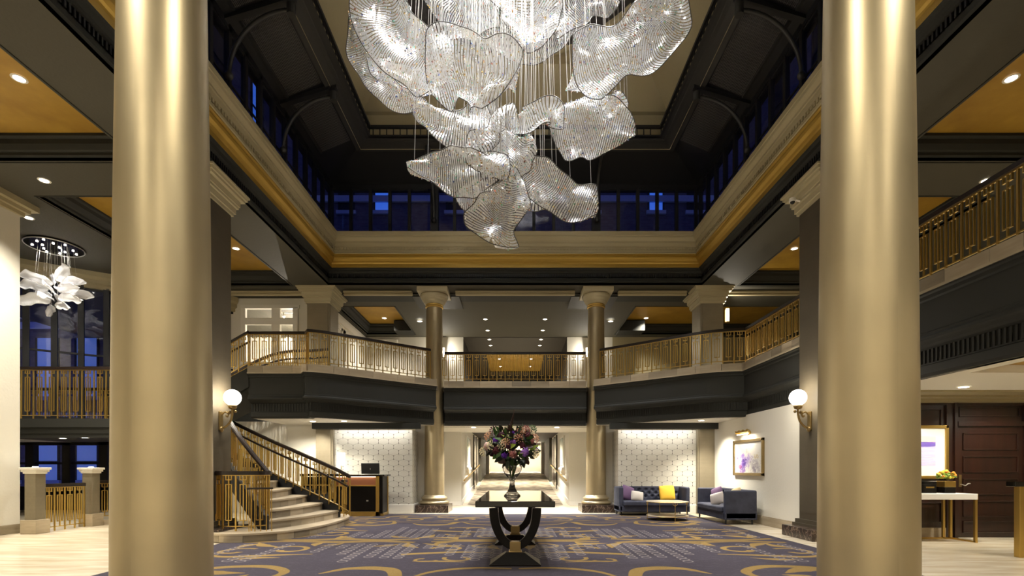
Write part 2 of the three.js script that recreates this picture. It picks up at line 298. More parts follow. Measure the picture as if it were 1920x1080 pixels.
// ---------------------------------------------------------------- clerestory, soffit panels, laylight frame, vault
{
  const WX = 6.05, WB = 16.7, WF = 4.0, y0 = 8.74, y1 = 10.62;
  let nWin = 0;
  const win = (pane, frame) => { const g = sgroup('window_' + (++nWin)); mesh('pane', pane, M.glass, g); mesh('window_frame', frame, M.black, g); };
  const sideStep = 0.655;
  for (const s of [-1, 1]) for (let k = 0; k < 18; k++) {
    const a = 16.55 - k * sideStep - 0.6, b = a + 0.55, X = s * WX;
    win(bx(X - 0.006, X + 0.006, y0, y1 - 0.03, a, b), [bx(X - 0.03, X + 0.03, y1 - 0.06, y1, a, b), bx(X - 0.03, X + 0.03, y0, y0 + 0.05, a, b), bx(X - 0.02, X + 0.02, 9.55, 9.58, a, b)]);
  }
  const xs = []; for (let k = 0; k < 5; k++) { xs.push(-6.0 + k * 0.64); xs.push(2.8 + k * 0.64); } for (let k = 0; k < 8; k++) xs.push(-2.6 + k * 0.652);
  for (const x of xs) win(bx(x, x + 0.55, y0, y1 - 0.03, WB - 0.006, WB + 0.006), [bx(x, x + 0.55, y1 - 0.06, y1, WB - 0.03, WB + 0.03), bx(x, x + 0.55, y0, y0 + 0.05, WB - 0.03, WB + 0.03)]);
  const w = sgroup('wall_clerestory');
  const m = [];
  for (const s of [-1, 1]) { for (let k = 0; k <= 18; k++) { const d = 16.55 - k * sideStep - 0.05; m.push(bx(s * WX - 0.05, s * WX + 0.06, 8.7, 10.7, d, d + 0.105)); } m.push(bx(s * (WX - 0.06), s * (WX + 0.2), 10.6, 10.85, WF, WB + 0.1)); m.push(bx(s * (WX - 0.02), s * (WX + 0.25), 8.4, 8.76, WF, WB)); }
  for (const x of [...xs, 6.0, 2.616]) m.push(bx(x - 0.095, x + 0.005, 8.7, 10.7, WB - 0.05, WB + 0.06));
  m.push(bx(-WX - 0.2, WX + 0.2, 10.6, 10.85, WB - 0.06, WB + 0.2), bx(-WX - 0.2, WX + 0.2, 8.4, 8.76, WB - 0.02, WB + 0.2), bx(-6.3, 6.3, 8.3, 12.5, WF - 0.15, WF));
  mesh('mullions', m, M.black, w);
  for (const s of [-1, 1]) mesh('pier', bx(s * 2.65 - 0.13, s * 2.65 + 0.13, 8.7, 10.8, WB - 0.14, WB + 0.1), M.black, w);
  // sloping soffit between the window heads and the laylight frame
  const c = sgroup('ceiling_skirt');
  mesh('soffit', sweepRect(-6.1, 6.1, WF, 16.75, [[0, 10.72], [0.25, 10.8], [1.22, 11.2], [1.56, 11.27]]), M.black, c);
  mesh('frame_beam', sweepRect(-6.05, 6.05, WF, 16.7, [[1.2, 11.16], [1.22, 11.10], [1.51, 11.18], [1.60, 11.19], [1.62, 11.2], [1.8, 11.2]]), M.iron, c);
  const bays = [15.2, 12.95, 10.5, 7.9, 5.4];
  const lat = (t) => [5.75 - 0.83 * t, 10.845 + 0.345 * t];
  for (const s of [-1, 1]) for (let b = 0; b < 4; b++) {
    const d1 = bays[b] - 0.12, d0 = bays[b + 1] + 0.12, rods = [];
    for (let k = 0; k <= 26; k++) { const [x, y] = lat(k / 26); rods.push(bx(s * x - 0.006, s * x + 0.006, y - 0.02, y - 0.006, d0, d1)); }
    for (let d = d0; d < d1; d += 0.09) { const [xa, ya] = lat(0), [xb, yb] = lat(1); rods.push(cyl(V(s * xa, ya - 0.008, d), V(s * xb, yb - 0.008, d), 0.005, 0.005, 4)); }
    stuff(mesh('wire_mesh_panel', rods, M.mesh, c));
    mesh('mesh_border', [bx(s * 5.8, s * 5.74, 10.78, 10.84, d0, d1)], M.iron, c);
  }
  for (const s of [-1, 1]) for (const d of bays.slice(1, 4)) {
    mesh('cross_bar', bar([[s * 6.0, d, 10.72], [s * 4.55, d, 11.16]], 0.07, -0.05, 0.06), M.black, c);
  }
  // curved brackets, three a side and two at the back
  const arc = (from, to) => { const p = []; for (let i = 0; i <= 14; i++) { const a = i / 14 * Math.PI / 2; p.push(from.clone().lerp(new THREE.Vector3(to.x, from.y, to.z), 1 - Math.cos(a)).setY(from.y + (to.y - from.y) * Math.sin(a))); } return p; };
  const bracket = (from, to, label) => {
    const pts = arc(from, to), g = mesh('curved_bracket', [tube(pts, 0.045, 28, 6), new THREE.SphereGeometry(0.085, 12, 8).translate(from.x, from.y, from.z), cyl(new THREE.Vector3(to.x, to.y - 0.1, to.z), new THREE.Vector3(to.x, to.y + 0.12, to.z), 0.09, 0.09, 10)], M.iron);
    tag(g, label, 'bracket', 'curved iron brackets under the skylight');
  };
  const where = ['near the back corner', 'in the middle', 'towards the front'];
  for (const s of [-1, 1]) [12.95, 10.5, 7.9].forEach((d, i) => bracket(V(s * 5.93, 9.55, d), V(s * 4.64, 10.9, d), `curved black iron bracket above the ${s < 0 ? 'left' : 'right'} clerestory windows ${where[i]}`));
  for (const s of [-1, 1]) bracket(V(s * 2.65, 9.5, 16.5), V(s * 2.65, 11.04, 15.35), `curved black iron bracket on the ${s < 0 ? 'left' : 'right'} pier of the back clerestory`);
  // ladder-like grille above the frame
  const L = sgroup('trim_4'), X0 = 4.3, B = 15.0, F = 5.7;
  mesh('grille_rail', sweepRect(-X0 - 0.04, X0 + 0.04, F, B, [[0, 11.2], [0.06, 11.2], [0.06, 11.25], [0, 11.25], [0, 11.2]]), M.black, L);
  mesh('grille_rail', sweepRect(-X0 - 0.04, X0 + 0.04, F, B, [[0, 11.45], [0.08, 11.45], [0.08, 11.53], [0, 11.53], [0, 11.45]]), M.black, L);
  const v = bx(-0.014, 0.014, 11.24, 11.46, -0.014, 0.014);
  for (let x = -4.2; x <= 4.2; x += 0.2) { const b = mesh('grille_bar', v, M.black, L); b.position.set(x, 0, -B + 0.02); }
  for (const s of [-1, 1]) for (let d = 6.0; d < 15; d += 0.2) { const b = mesh('grille_bar', v, M.black, L); b.position.set(s * (X0 + 0.02), 0, -d); }
  // tan hipped vault with a round recess
  const vt = sgroup('ceiling_vault'), cz = 10.6, R = 3.55;
  mesh('vault_slope', sweepRect(-4.6, 4.6, 5.4, 15.3, [[-0.1, 11.1], [-0.1, 12.15], [0.02, 12.17], [0.85, 12.95]]), M.vault, vt);
  const hole = []; for (let i = 0; i < 72; i++) { const a = -i / 72 * Math.PI * 2; hole.push([Math.cos(a) * R, cz + Math.sin(a) * R]); }
  mesh('vault_flat', slab(rect(-3.9, 3.9, 6.2, 14.5), 12.95, 13.05, [hole]), M.vault, vt);
  const lip = lathe([[R - 0.02, 12.95], [R - 0.02, 12.9], [R + 0.06, 12.88], [R + 0.14, 12.9], [R + 0.16, 12.955]], 80); lip.translate(0, 0, -cz);
  mesh('recess_lip', lip, M.vault, vt);
  mesh('recess_wall', lathe([[R, 12.95], [R, 13.5], [R - 0.45, 13.52], [R - 0.47, 13.75]], 80).translate(0, 0, -cz), M.brown, vt);
  mesh('recess_disc', new THREE.CylinderGeometry(R, R, 0.06, 72).translate(0, 13.78, -cz), M.vault, vt);
}

// ---------------------------------------------------------------- gallery ceilings with gilded coffers
function coffer(g, x0, x1, d0, d1, y = 7.22, rise = 0.4) {
  mesh('coffer_moulding', sweepRect(x0, x1, d0, d1, [[0, y], [0.0, y + 0.06], [0.05, y + 0.08], [0.05, y + 0.13], [0.09, y + 0.15], [0.14, y + 0.24], [0.15, y + rise - 0.08], [0.2, y + rise - 0.05], [0.2, y + rise]]), M.charcoal, g);
  mesh('coffer_panel', bx(x0 + 0.1, x1 - 0.1, y + rise, y + rise + 0.05, d0 + 0.1, d1 - 0.1), M.leaf, g);
  mesh('coffer_bead', sweepRect(x0 - 0.06, x1 + 0.06, d0 - 0.06, d1 + 0.06, [[0, y + 0.001], [0, y - 0.012], [0.025, y - 0.012], [0.025, y + 0.001]]), M.charcoal, g);
}
{
  const Lc = sgroup('ceiling_left'), hl = [[-10.2, -7.12, 4.9, 9.58], [-10.2, -7.12, 10.86, 16.07]];
  mesh('soffit_slab', slab([[-19, -4], [-5.92, -4], [-5.92, 17.4], [-19, 17.4]], 7.22, 7.9, hl.map((h) => rect(...h).reverse())), M.soffit, Lc); hl.forEach((h) => coffer(Lc, ...h));
  const Rc = sgroup('ceiling_right'), hr = hl.map(([a, b, c, d]) => [-b, -a, c, d]);
  mesh('soffit_slab', slab([[5.92, -4], [14, -4], [14, 17.4], [5.92, 17.4]], 7.22, 7.9, hr.map((h) => rect(...h).reverse())), M.soffit, Rc); hr.forEach((h) => coffer(Rc, ...h));
  const Bc = sgroup('ceiling_back'), hb = [[-6.4, -4.35, 18.2, 21.9], [4.35, 10.6, 18.2, 21.9]];
  mesh('soffit_slab', [slab([[-5.92, 16.05], [5.92, 16.05], [5.92, 17.4], [-5.92, 17.4]], 7.22, 7.5), slab(rect(-19, 14, 17.4, 22.5), 7.22, 7.9, hb.map((h) => rect(...h).reverse()))], M.soffit, Bc); hb.forEach((h) => coffer(Bc, ...h));
  mesh('coffer_step', [bx(-5.05, -4.35, 7.16, 7.58, 21.1, 21.9), bx(4.35, 5.4, 7.16, 7.58, 21.1, 21.9)], M.charcoal, Bc);
  mesh('beam_underside', [bx(-5.9, 5.9, 7.17, 7.215, 16.75, 17.5)], M.charcoal, Bc);
  for (const s of [-1, 1]) mesh('column_soffit', bx(s * 2.65 - 0.78, s * 2.65 + 0.78, 7.14, 7.165, 16.9, 18.2), M.black, Bc);
  for (const [a, b] of [[-5.6, -3.35], [-1.95, 1.95], [3.35, 5.6]]) mesh('tan_bead', [rbx(a, b, 7.06, 7.13, 16.5, 16.6, 0.02), rbx(a, b, 7.13, 7.2, 16.46, 16.6, 0.02)], M.tan, Bc);
  for (const [a, b] of [[-9.4, -6.7], [6.7, 12.9]]) mesh('tan_bead', [rbx(a, b, 7.06, 7.13, 16.5, 16.6, 0.02), rbx(a, b, 7.13, 7.2, 16.46, 16.6, 0.02)], M.tan, Bc);
  const Fc = sgroup('ceiling_front'); mesh('soffit_slab', slab(rect(-5.92, 5.92, -4, 4.4), 7.22, 7.6), M.soffit, Fc);
}
// the front of the house, behind the camera
struct('wall_front', [bx(-19, 14, 0, 7.5, -4.2, -4)], M.cream);
struct('wall_right', [bx(13, 13.2, 0, 7.5, -4, 22.5)], M.cream);
{
  const g = sgroup('wall_left');
  mesh('wall_face', bx(-11.2, -10.85, 0, 7.22, -4, 11.1), M.cream, g);
  mesh('crown_moulding', [bx(-11.25, -10.72, 7.02, 7.22, -4, 11.22), bx(-11.25, -10.62, 7.1, 7.22, -4, 11.32), bx(-11.25, -10.79, 6.94, 7.04, -4, 11.16)], M.capital, g);
  mesh('stone_base', rbx(-11.2, -10.82, 0, 0.2, -4, 11.13, 0.01), M.stone[1], g);
}
struct('wall_alcove', [bx(-15.2, -15, 2.3, 7.22, 9, 13.1), bx(-19.2, -11.2, 0, 7.22, 8.8, 9), bx(-19.2, -15, 2.3, 2.5, 9, 17.4)], M.cream);

// ---------------------------------------------------------------- columns and pillars
{
  const sh = []; for (let i = 0; i <= 24; i++) { const t = i / 24; sh.push([0.325 - 0.068 * Math.pow(t, 1.5), 0.56 + t * 6.12]); }
  const shaft = lathe([[0.36, 0.52], [0.335, 0.535], ...sh], 64);
  const base = lathe([[0.0, 0.24], [0.44, 0.24], [0.475, 0.27], [0.48, 0.31], [0.455, 0.35], [0.41, 0.36], [0.385, 0.375], [0.38, 0.40], [0.40, 0.415], [0.425, 0.43], [0.428, 0.455], [0.405, 0.48], [0.365, 0.49], [0.36, 0.525], [0.3, 0.53]], 64);
  const neck = lathe([[0.25, 6.64], [0.275, 6.645], [0.293, 6.665], [0.293, 6.685], [0.275, 6.7], [0.268, 6.71], [0.285, 6.72], [0.285, 6.745], [0.27, 6.76]], 64);
  const cap = lathe([[0.27, 6.755], [0.30, 6.76], [0.315, 6.79], [0.335, 6.8], [0.355, 6.84], [0.36, 6.87], [0.385, 6.88], [0.405, 6.92], [0.41, 6.955], [0.43, 6.965], [0.45, 7.0], [0.455, 7.04], [0.44, 7.075], [0.3, 7.08]], 64);
  const abacus = rbx(-0.49, 0.49, 7.07, 7.22, -0.49, 0.49, 0.012), plinth = rbx(-0.525, 0.525, 0, 0.245, -0.525, 0.525, 0.012);
  for (const [x, d, l] of [[-2.65, 3.82, 'large gold bronze round column in the left foreground'], [2.65, 3.82, 'large gold bronze round column in the right foreground'], [-2.65, 16.61, 'slender bronze round column left of the ramp corridor'], [2.65, 16.61, 'slender bronze round column right of the ramp corridor']]) {
    const c = thing('round_column', l, 'column', [x, 0, d], 0, 'round columns of the lobby');
    mesh('shaft', shaft, M.column, c); mesh('column_base', base, M.column, c); mesh('neck_ring', neck, M.brass, c); mesh('capital', cap, M.capital, c); mesh('abacus', abacus, M.capital, c); mesh('plinth', plinth, M.darkMarble, c);
  }
  const pillar = (x, d, l, mat = M.pillar) => {       // x, d: middle of a 0.72 by 0.82 shaft
    const c = thing('square_pillar', l, 'pillar', [x, 0, d], 0, 'square pillars of the lobby'), w = 0.36, h = 0.41, B = (e, y0, y1) => bx(-w - e, w + e, y0, y1, -h - e, h + e);
    mesh('shaft', [B(0, 0.3, 6.8), bx(-w + 0.05, w - 0.05, 0.5, 6.7, -h - 0.012, h + 0.012), bx(-w - 0.012, w + 0.012, 0.5, 6.7, -h + 0.05, h - 0.05)], mat, c);
    mesh('capital', [B(0.04, 6.72, 6.78), B(0.07, 6.78, 6.9), B(0.11, 6.9, 6.95), B(0.13, 6.95, 7.07), B(0.2, 7.07, 7.12), B(0.235, 7.12, 7.18), B(0.265, 7.18, 7.22)], M.capital, c);
    mesh('base', [B(0.1, 0.22, 0.28), B(0.06, 0.28, 0.36)], M.pillar, c);
    mesh('plinth', [rbx(-w - 0.3, w + 0.3, 0, 0.225, -h - 0.14, h + 0.14, 0.012)], M.darkMarble, c);
  };
  pillar(-6.34, 16.72, 'square bronze pillar at the back left behind the curved balcony', M.bronze); pillar(6.34, 16.72, 'square bronze pillar at the back right behind the curved balcony', M.bronze);
  pillar(-6.34, 10.25, 'dark square pillar carrying the left globe sconce'); pillar(6.34, 10.25, 'dark square pillar carrying the right globe sconce');
}

// ---------------------------------------------------------------- balustrades
const bq = (x0, x1, y0, y1) => bx(x0, x1, y0, y1, -0.012, 0.012);
const ornament = (H) => {              // fork, stem and tall double frame between two bars
  const a = 0.016, W = 0.066, t = H - 0.045;
  return join([bq(-0.009, 0.009, 0.1, 0.21), bq(-W, W, 0.2, 0.2 + a), bq(-W, W, H - 0.225, H - 0.225 + a), bq(-W, -W + a, 0.2, H - 0.215), bq(W - a, W, 0.2, H - 0.215), bq(-0.009, 0.009, 0.2, H - 0.22), bq(-0.009, 0.009, H - 0.22, t), bq(-W, W, H - 0.135, H - 0.135 + a), bq(-W, -W + a, H - 0.135, t), bq(W - a, W, H - 0.135, t)]);
};
const orn = {}, bars = {};
function railing(path, label, o = {}) {   // path of [x, d, y] at the foot
  const H = o.h ?? 0.92, t = tag(new THREE.Group(), label, 'railing', o.group ?? 'brass railings of the lobby'); t.name = numbered('brass_railing'); scene.add(t);
  const f = walk(path), p3 = path.map((p) => [p[0], p[1], p[2] ?? 0]);
  mesh('handrail', [bar(p3, 0.042, H - 0.03, H + 0.03), bar(p3, 0.03, H + 0.03, H + 0.045)], M.rail, t);
  mesh('top_rail', bar(p3, 0.012, H - 0.048, H - 0.03), M.brass, t);
  mesh('bottom_rail', bar(p3, 0.012, 0.085, 0.102), M.brass, t);
  if (o.second) mesh('second_handrail', bar(p3, 0.02, H - 0.26, H - 0.215, o.second), M.rail, t);
  const oG = orn[H] ??= ornament(H), bG = bars[H] ??= bx(-0.013, 0.013, 0, H - 0.045, -0.012, 0.012);
  const n = Math.max(2, Math.round(f.total / (o.pitch ?? 0.132))), st = f.total / n;
  for (let k = 0; k <= n; k++) {
    const q = f(Math.min(k * st, f.total - 1e-4)), isBar = k % 2 === 0;
    const m = mesh(isBar ? 'bar' : 'baluster_frame', isBar ? bG : oG, M.brass, t);
    m.position.set(q.x, q.y, -q.d); m.rotation.y = q.a;
  }
  return t;
}

// ---------------------------------------------------------------- balconies
function inset(path, o) { const n = normals2(path); return path.map((p, i) => [p[0] + n[i][0] * o, p[1] + n[i][1] * o, 4.21]); }
const FASCIA = [[0.06, 4.0], [0.06, 3.97], [0.03, 3.95], [0.03, 3.9], [0.0, 3.88], [0.0, 3.42], [0.015, 3.41], [0.015, 3.38], [0.05, 3.34], [0.05, 3.3], [0.02, 3.28], [-0.04, 3.25], [-0.08, 3.22], [-0.15, 3.2], [-0.15, 2.98], [-0.12, 2.96], [-0.12, 2.84], [-0.15, 2.8], [-0.3, 2.8]];
function balcony(label, path, floorPts, under, sideSign = 1) {
  const t = tag(new THREE.Group(), label, 'balcony', 'balconies round the lobby'); t.name = numbered('balcony'); scene.add(t);
  mesh('fascia', sweepPath(path, FASCIA.map(([o, y]) => [o * sideSign, y])), M.charcoal, t);
  const f = walk(path.map((p) => [p[0], p[1], 0])), slats = [];
  for (let s = 0.1; s < f.total; s += 0.075) { const q = f(s); slats.push(bx(-0.015, 0.015, 3.0, 3.2, -0.012, 0.012).rotateY(q.a).translate(q.x + Math.sin(q.a) * 0.145 * sideSign, 0, -(q.d - Math.cos(q.a) * 0.145 * sideSign))); }
  stuff(mesh('grille_slats', slats, M.charcoal, t));
  mesh('floor_plate', slab(floorPts, 3.92, 4.05), M.lowBounceFloor, t);
  mesh('soffit', slab([...inset(path, -0.22 * sideSign), ...(under ?? floorPts.slice(path.length))], 2.8, 2.9), M.cream, t);
  // kerb of separate stones with a thin nosing under them
  let s = 0;
  while (s < f.total - 0.05) {
    const e = Math.min(f.total, s + rr(0.42, 0.85)), pts = []; const m = Math.max(2, Math.ceil((e - s) / 0.15));
    for (let i = 0; i <= m; i++) { const q = f(Math.min(s + 0.003 + (e - s - 0.006) * i / m, f.total - 1e-4)); pts.push([q.x, q.d, 0]); }
    mesh('kerb_stone', bar(pts, 0.11, 4.03, 4.21, -0.05 * sideSign), M.stone[Math.floor(rnd() * 4)], t);
    s = e;
  }
  mesh('kerb_nosing', bar(path.map((p) => [p[0], p[1], 0]), 0.12, 3.995, 4.03, -0.04 * sideSign), M.stone[3], t);
  return t;
}
// right: along the pillars, then curving in to the column (normal to the left of travel looks into the hall when going from back to front)
const curveR = spline2([[6.1, 13.5], [5.72, 13.58], [5.26, 13.75], [4.44, 14.4], [3.6, 15.1], [2.95, 15.62], [2.5, 15.98]], 28);
const pathR = [[6.1, 4.4], [6.1, 8.0], [6.1, 12.6], [6.1, 13.3], ...curveR.map(([x, d]) => [x, d])].filter((p, i, a) => !i || Math.hypot(p[0] - a[i - 1][0], p[1] - a[i - 1][1]) > 0.02);
balcony('curved right balcony with stone kerb and dark fascia above the sofas', pathR, [...pathR, [2.5, 17.0], [13, 17.0], [13, 4.4]], [[2.5, 17.0], [6.6, 17.0], [6.6, 4.4]]);
const curveL = curveR.map(([x, d]) => [-x, d]).filter((p) => p[0] > -5.75);   // from the straight part to the column
const pathL = [[-2.5, 15.98], ...curveL.slice().reverse().slice(1), [-5.8, 13.86], [-7.3, 13.86]];
balcony('curved left balcony with stone kerb above the reception desk', pathL, [...pathL, [-7.3, 17.0], [-2.5, 17.0]]);
const pathC = [[2.29, 16.3], [-2.29, 16.3]];
balcony('straight middle balcony between the two back columns', pathC, [[2.29, 16.3], [-2.29, 16.3], [-2.48, 17], [2.48, 17]]);
railing([[6.18, 10.72, 4.21], ...inset(pathR, -0.08).filter((p) => p[1] > 12).slice(0, -1)], 'brass railing with tall rectangular frames on the curved right balcony', { pitch: 0.142 });
railing(inset([[6.1, 4.4], [6.1, 9.75]], -0.08), 'brass railing on the right balcony high beside the right foreground column');
railing(inset(pathL, -0.08).slice(1), 'brass railing with tall rectangular frames on the curved left balcony');
railing(inset(pathC, -0.08), 'straight brass railing between the two back columns');

// ---------------------------------------------------------------- curved stair on the left
{
  const RISE = 0.18, N = 14;
  const I = [null, null, [-4.98, 10.2], [-5.2, 10.38], [-5.42, 10.52], [-5.64, 10.68], [-5.86, 10.84], [-6.08, 11.03], [-6.3, 11.26], [-6.58, 11.55], [-6.94, 11.92], [-7.22, 12.1], [-7.52, 12.26], [-7.84, 12.4], [-8.18, 12.52], [-8.55, 12.62]];
  const O = [null, null, [-4.46, 12.7], [-4.93, 12.9], [-5.43, 13.15], [-5.95, 13.45], [-6.48, 13.78], [-7.0, 14.12], [-7.5, 14.45], [-7.98, 14.74], [-8.42, 14.98], [-8.84, 15.16], [-9.24, 15.3], [-9.64, 15.42], [-10.04, 15.5], [-10.45, 15.56]];
  const front = (i) => {               // front edge from the inner to the outer side
    const a = I[i], b = O[i], m = [(a[0] + b[0]) / 2, (a[1] + b[1]) / 2], dx = b[0] - a[0], dd = b[1] - a[1], l = Math.hypot(dx, dd), k = 0.16 - 0.008 * i;
    return spline2([a, [m[0] * 0.5 + a[0] * 0.5 + dd / l * k * 0.8, (m[1] + a[1]) / 2 - dx / l * k * 0.8], [m[0] + dd / l * k, m[1] - dx / l * k], [(m[0] + b[0]) / 2 + dd / l * k * 0.7, (m[1] + b[1]) / 2 - dx / l * k * 0.7], b], 16).map((p) => [p[0], p[1]]);
  };
  const st = thing('curved_staircase', 'curved stone staircase with flared lowest step at the left', 'staircase');
  const risers = (edge, y0, y1) => {
    const f = walk(edge.map((p) => [p[0], p[1], 0])); let s = 0;
    while (s < f.total - 0.04) { const e = Math.min(f.total, s + rr(0.28, 0.6)), pts = [], m = Math.max(2, Math.ceil((e - s) / 0.12)); for (let i = 0; i <= m; i++) { const q = f(Math.min(s + 0.002 + (e - s - 0.004) * i / m, f.total - 1e-4)); pts.push([q.x, q.d, 0]); } mesh('riser_stone', bar(pts, 0.02, y0, y1), M.stone[Math.floor(rnd() * 4)], st); s = e; }
  };
  // lowest step: a wide curtail with rounded ends
  const low = spline2([[-5.95, 10.0], [-5.8, 9.68], [-5.45, 9.52], [-5.0, 9.6], [-4.6, 9.92], [-4.32, 10.5], [-4.2, 11.2], [-4.18, 12.0], [-4.25, 12.8], [-4.42, 13.4], [-4.68, 13.72], [-4.95, 13.6]], 44).map((p) => [p[0], p[1]]);
  risers(low, 0.012, 0.145);
  const grow = (e, o) => { const n = normals2(e); return e.map((p, i) => [p[0] - n[i][0] * o, p[1] - n[i][1] * o]); };
  mesh('tread', slab([...grow(low, 0.035), [-5.4, 13.2], [-6.0, 10.4]], 0.145, RISE), M.stone[3], st);
  for (let i = 2; i <= N; i++) {
    const e = front(i), b = i < N ? front(i + 1) : [I[15], O[15]];
    risers(e, RISE * (i - 1), RISE * i - 0.035);
    mesh('tread', slab([...grow(e, 0.04), ...b.slice().reverse()], RISE * i - 0.035, RISE * i), M.stone[i % 2 ? 3 : 0], st);
  }
  const path = (A, dy) => A.slice(2).map((p, k) => [p[0], p[1], RISE * (k + 2) + dy]);
  const outer = path(O, 0), inner = path(I, 0);
  mesh('stringer', bar(outer.map(([x, d, y]) => [x + 0.03, d + 0.06, y]), 0.045, -0.34, 0.12), M.black, st);
  mesh('stringer', bar(inner.map(([x, d, y]) => [x, d - 0.05, y]), 0.045, -0.36, 0.10), M.black, st);
  // railings: outer one to the foot, inner one with a curved end
  railing([[-4.1, 12.56, 0.24], ...outer.map(([x, d, y]) => [x + 0.02, d, y + 0.04])], 'long sloping brass railing on the far side of the curved stair', { h: 0.96, second: 0.07, pitch: 0.165 });
  railing([[-4.42, 13.25, 0.18], [-4.36, 12.8, 0.18]], 'short level end of the far stair railing beside the reception desk', { h: 0.9 });
  railing([[-4.98, 10.24, 0.34], ...inner.slice(1).map(([x, d, y]) => [x, d - 0.02, y + 0.0])], 'steep sloping brass railing on the near side of the curved stair', { h: 0.96, pitch: 0.15 });
  railing(spline2([[-5.98, 10.12, 0.18], [-5.72, 9.95, 0.18], [-5.35, 9.93, 0.18], [-5.05, 10.05, 0.18], [-4.98, 10.25, 0.18], [-5.1, 10.42, 0.18], [-5.35, 10.4, 0.18]], 30), 'curved brass railing end standing on the lowest stair step', { h: 1.13, pitch: 0.145 });
  const nr = thing('low_handrail', 'short dark handrail low in front of the stair steps', 'handrail', [0, 0, 0]);
  mesh('rail', bar([[-5.2, 9.82, 1.0], [-4.75, 9.94, 1.0]], 0.025, 0, 0.035), M.rail, nr); mesh('bracket', [...[-5.17, -5.07, -4.97, -4.87, -4.78].map((x) => cyl(V(x, 0.18, 9.83 + (x + 5.2) * 0.27), V(x, 1.01, 9.83 + (x + 5.2) * 0.27), 0.009))], M.brass, nr);
  // landing and upper flight
  const Y = RISE * N;
  const ld = thing('stair_landing', 'dark edged stair landing beyond the left foreground column', 'landing', [0, 0, 0]);
  mesh('slab', slab([[-8.5, 12.62], [-10.45, 15.6], [-10.0, 17.2], [-15, 17.2], [-15, 13.0], [-10.2, 13.0]], Y - 0.22, Y), M.soffit, ld);
  mesh('edge_moulding', [bar([[-15, 12.97, 0], [-9.4, 12.97, 0]], 0.04, 2.3, 2.46), bar([[-15, 12.95, 0], [-9.4, 12.95, 0]], 0.06, 2.46, 2.68), bar([[-15, 12.98, 0], [-9.4, 12.98, 0]], 0.03, 2.2, 2.3)], M.charcoal, ld);
  railing([[-14.9, 13.05, 2.68], [-9.6, 13.05, 2.68]], 'brass railing of the stair landing left of the left foreground column', { h: 1.3, pitch: 0.155 });
  railing([[-14.9, 15.1, 2.52], [-10.3, 15.1, 2.52]], 'brass railing at the back of the stair landing in front of tall windows', { h: 1.25, pitch: 0.15 });
  const up = thing('upper_stair_flight', 'short upper stair flight rising to the left balcony', 'staircase'), n2 = 9, w = 0.31;
  for (let k = 1; k <= n2; k++) { const x1 = -7.3 - (n2 - k) * w, y = Y + (4.05 - Y) * k / (n2 + 0.0); mesh('step', [bx(x1 - w, x1, y - 0.17, y, 13.95, 15.5)], M.stone[k % 4], up); }
  mesh('stringer', bar([[-7.28, 13.88, 4.05], [-7.3 - n2 * w, 13.88, Y]], 0.05, -0.42, 0.12), M.charcoal, up);
  mesh('stair_underside', bar([[-7.28, 14.7, 4.0], [-7.3 - n2 * w, 14.7, Y]], 0.8, -0.44, -0.3), M.charcoal, up);
  railing([[-7.3, 13.86, 4.21], [-7.3 - n2 * w, 13.86, Y + 0.1]], 'sloping brass railing where the upper stair flight meets the left balcony', { second: -0.06 });
  railing(spline2([[-5.6, 15.2, 4.05], [-6.2, 15.35, 4.05], [-7.0, 15.5, 4.05], [-7.6, 15.5, 3.9], [-8.6, 15.5, 3.4], [-9.6, 15.5, 2.8]], 24), 'inner stair railing seen behind the curved left balcony', { second: 0.06 });
}

// ---------------------------------------------------------------- lower back wall, wallpapered bays, ramp corridor
const paperT = canvasTex(512, 512, (c, w, h) => {              // honeycomb of fine fans with dotted spindles, tile 0.318 by 0.334 m
  c.fillStyle = '#d9d6cd'; c.fillRect(0, 0, w, h);
  const cell = (x, y) => {
    c.strokeStyle = 'rgba(165,160,148,0.55)'; c.lineWidth = 2;
    for (let k = -6; k <= 6; k++) { c.beginPath(); c.moveTo(x, y - 128); c.quadraticCurveTo(x + k * 44, y - 20, x + k * 18, y + 128); c.stroke(); }
    c.strokeStyle = '#8d897f'; c.lineWidth = 5;
    for (const s of [-1, 1]) { c.beginPath(); c.moveTo(x, y - 170); c.quadraticCurveTo(x + s * 150, y - 140, x + s * 256, y - 84); c.stroke(); c.beginPath(); c.moveTo(x, y + 170); c.quadraticCurveTo(x + s * 150, y + 140, x + s * 256, y + 84); c.stroke(); }
  };
  const dots = (x, y) => { c.fillStyle = '#35312b'; for (const [q, r] of [[-80, 22], [-38, 13], [0, 12], [38, 13], [80, 22]]) { c.beginPath(); c.arc(x, y + q, r, 0, 7); c.fill(); } };
  for (const dx of [0, w]) for (const dy of [-h, 0, h]) { cell(dx, 128 + dy); cell(dx - w / 2, 384 + dy); cell(dx + w / 2, 384 + dy); }
  for (const dy of [-h, 0, h]) { for (const x of [0, w]) dots(x, 384 + dy); dots(w / 2, 128 + dy); }
}, [0.318, 0.334]);
const paper = std([0.98, 0.98, 0.97], { map: paperT, roughness: 0.45, metalness: 0.05 });
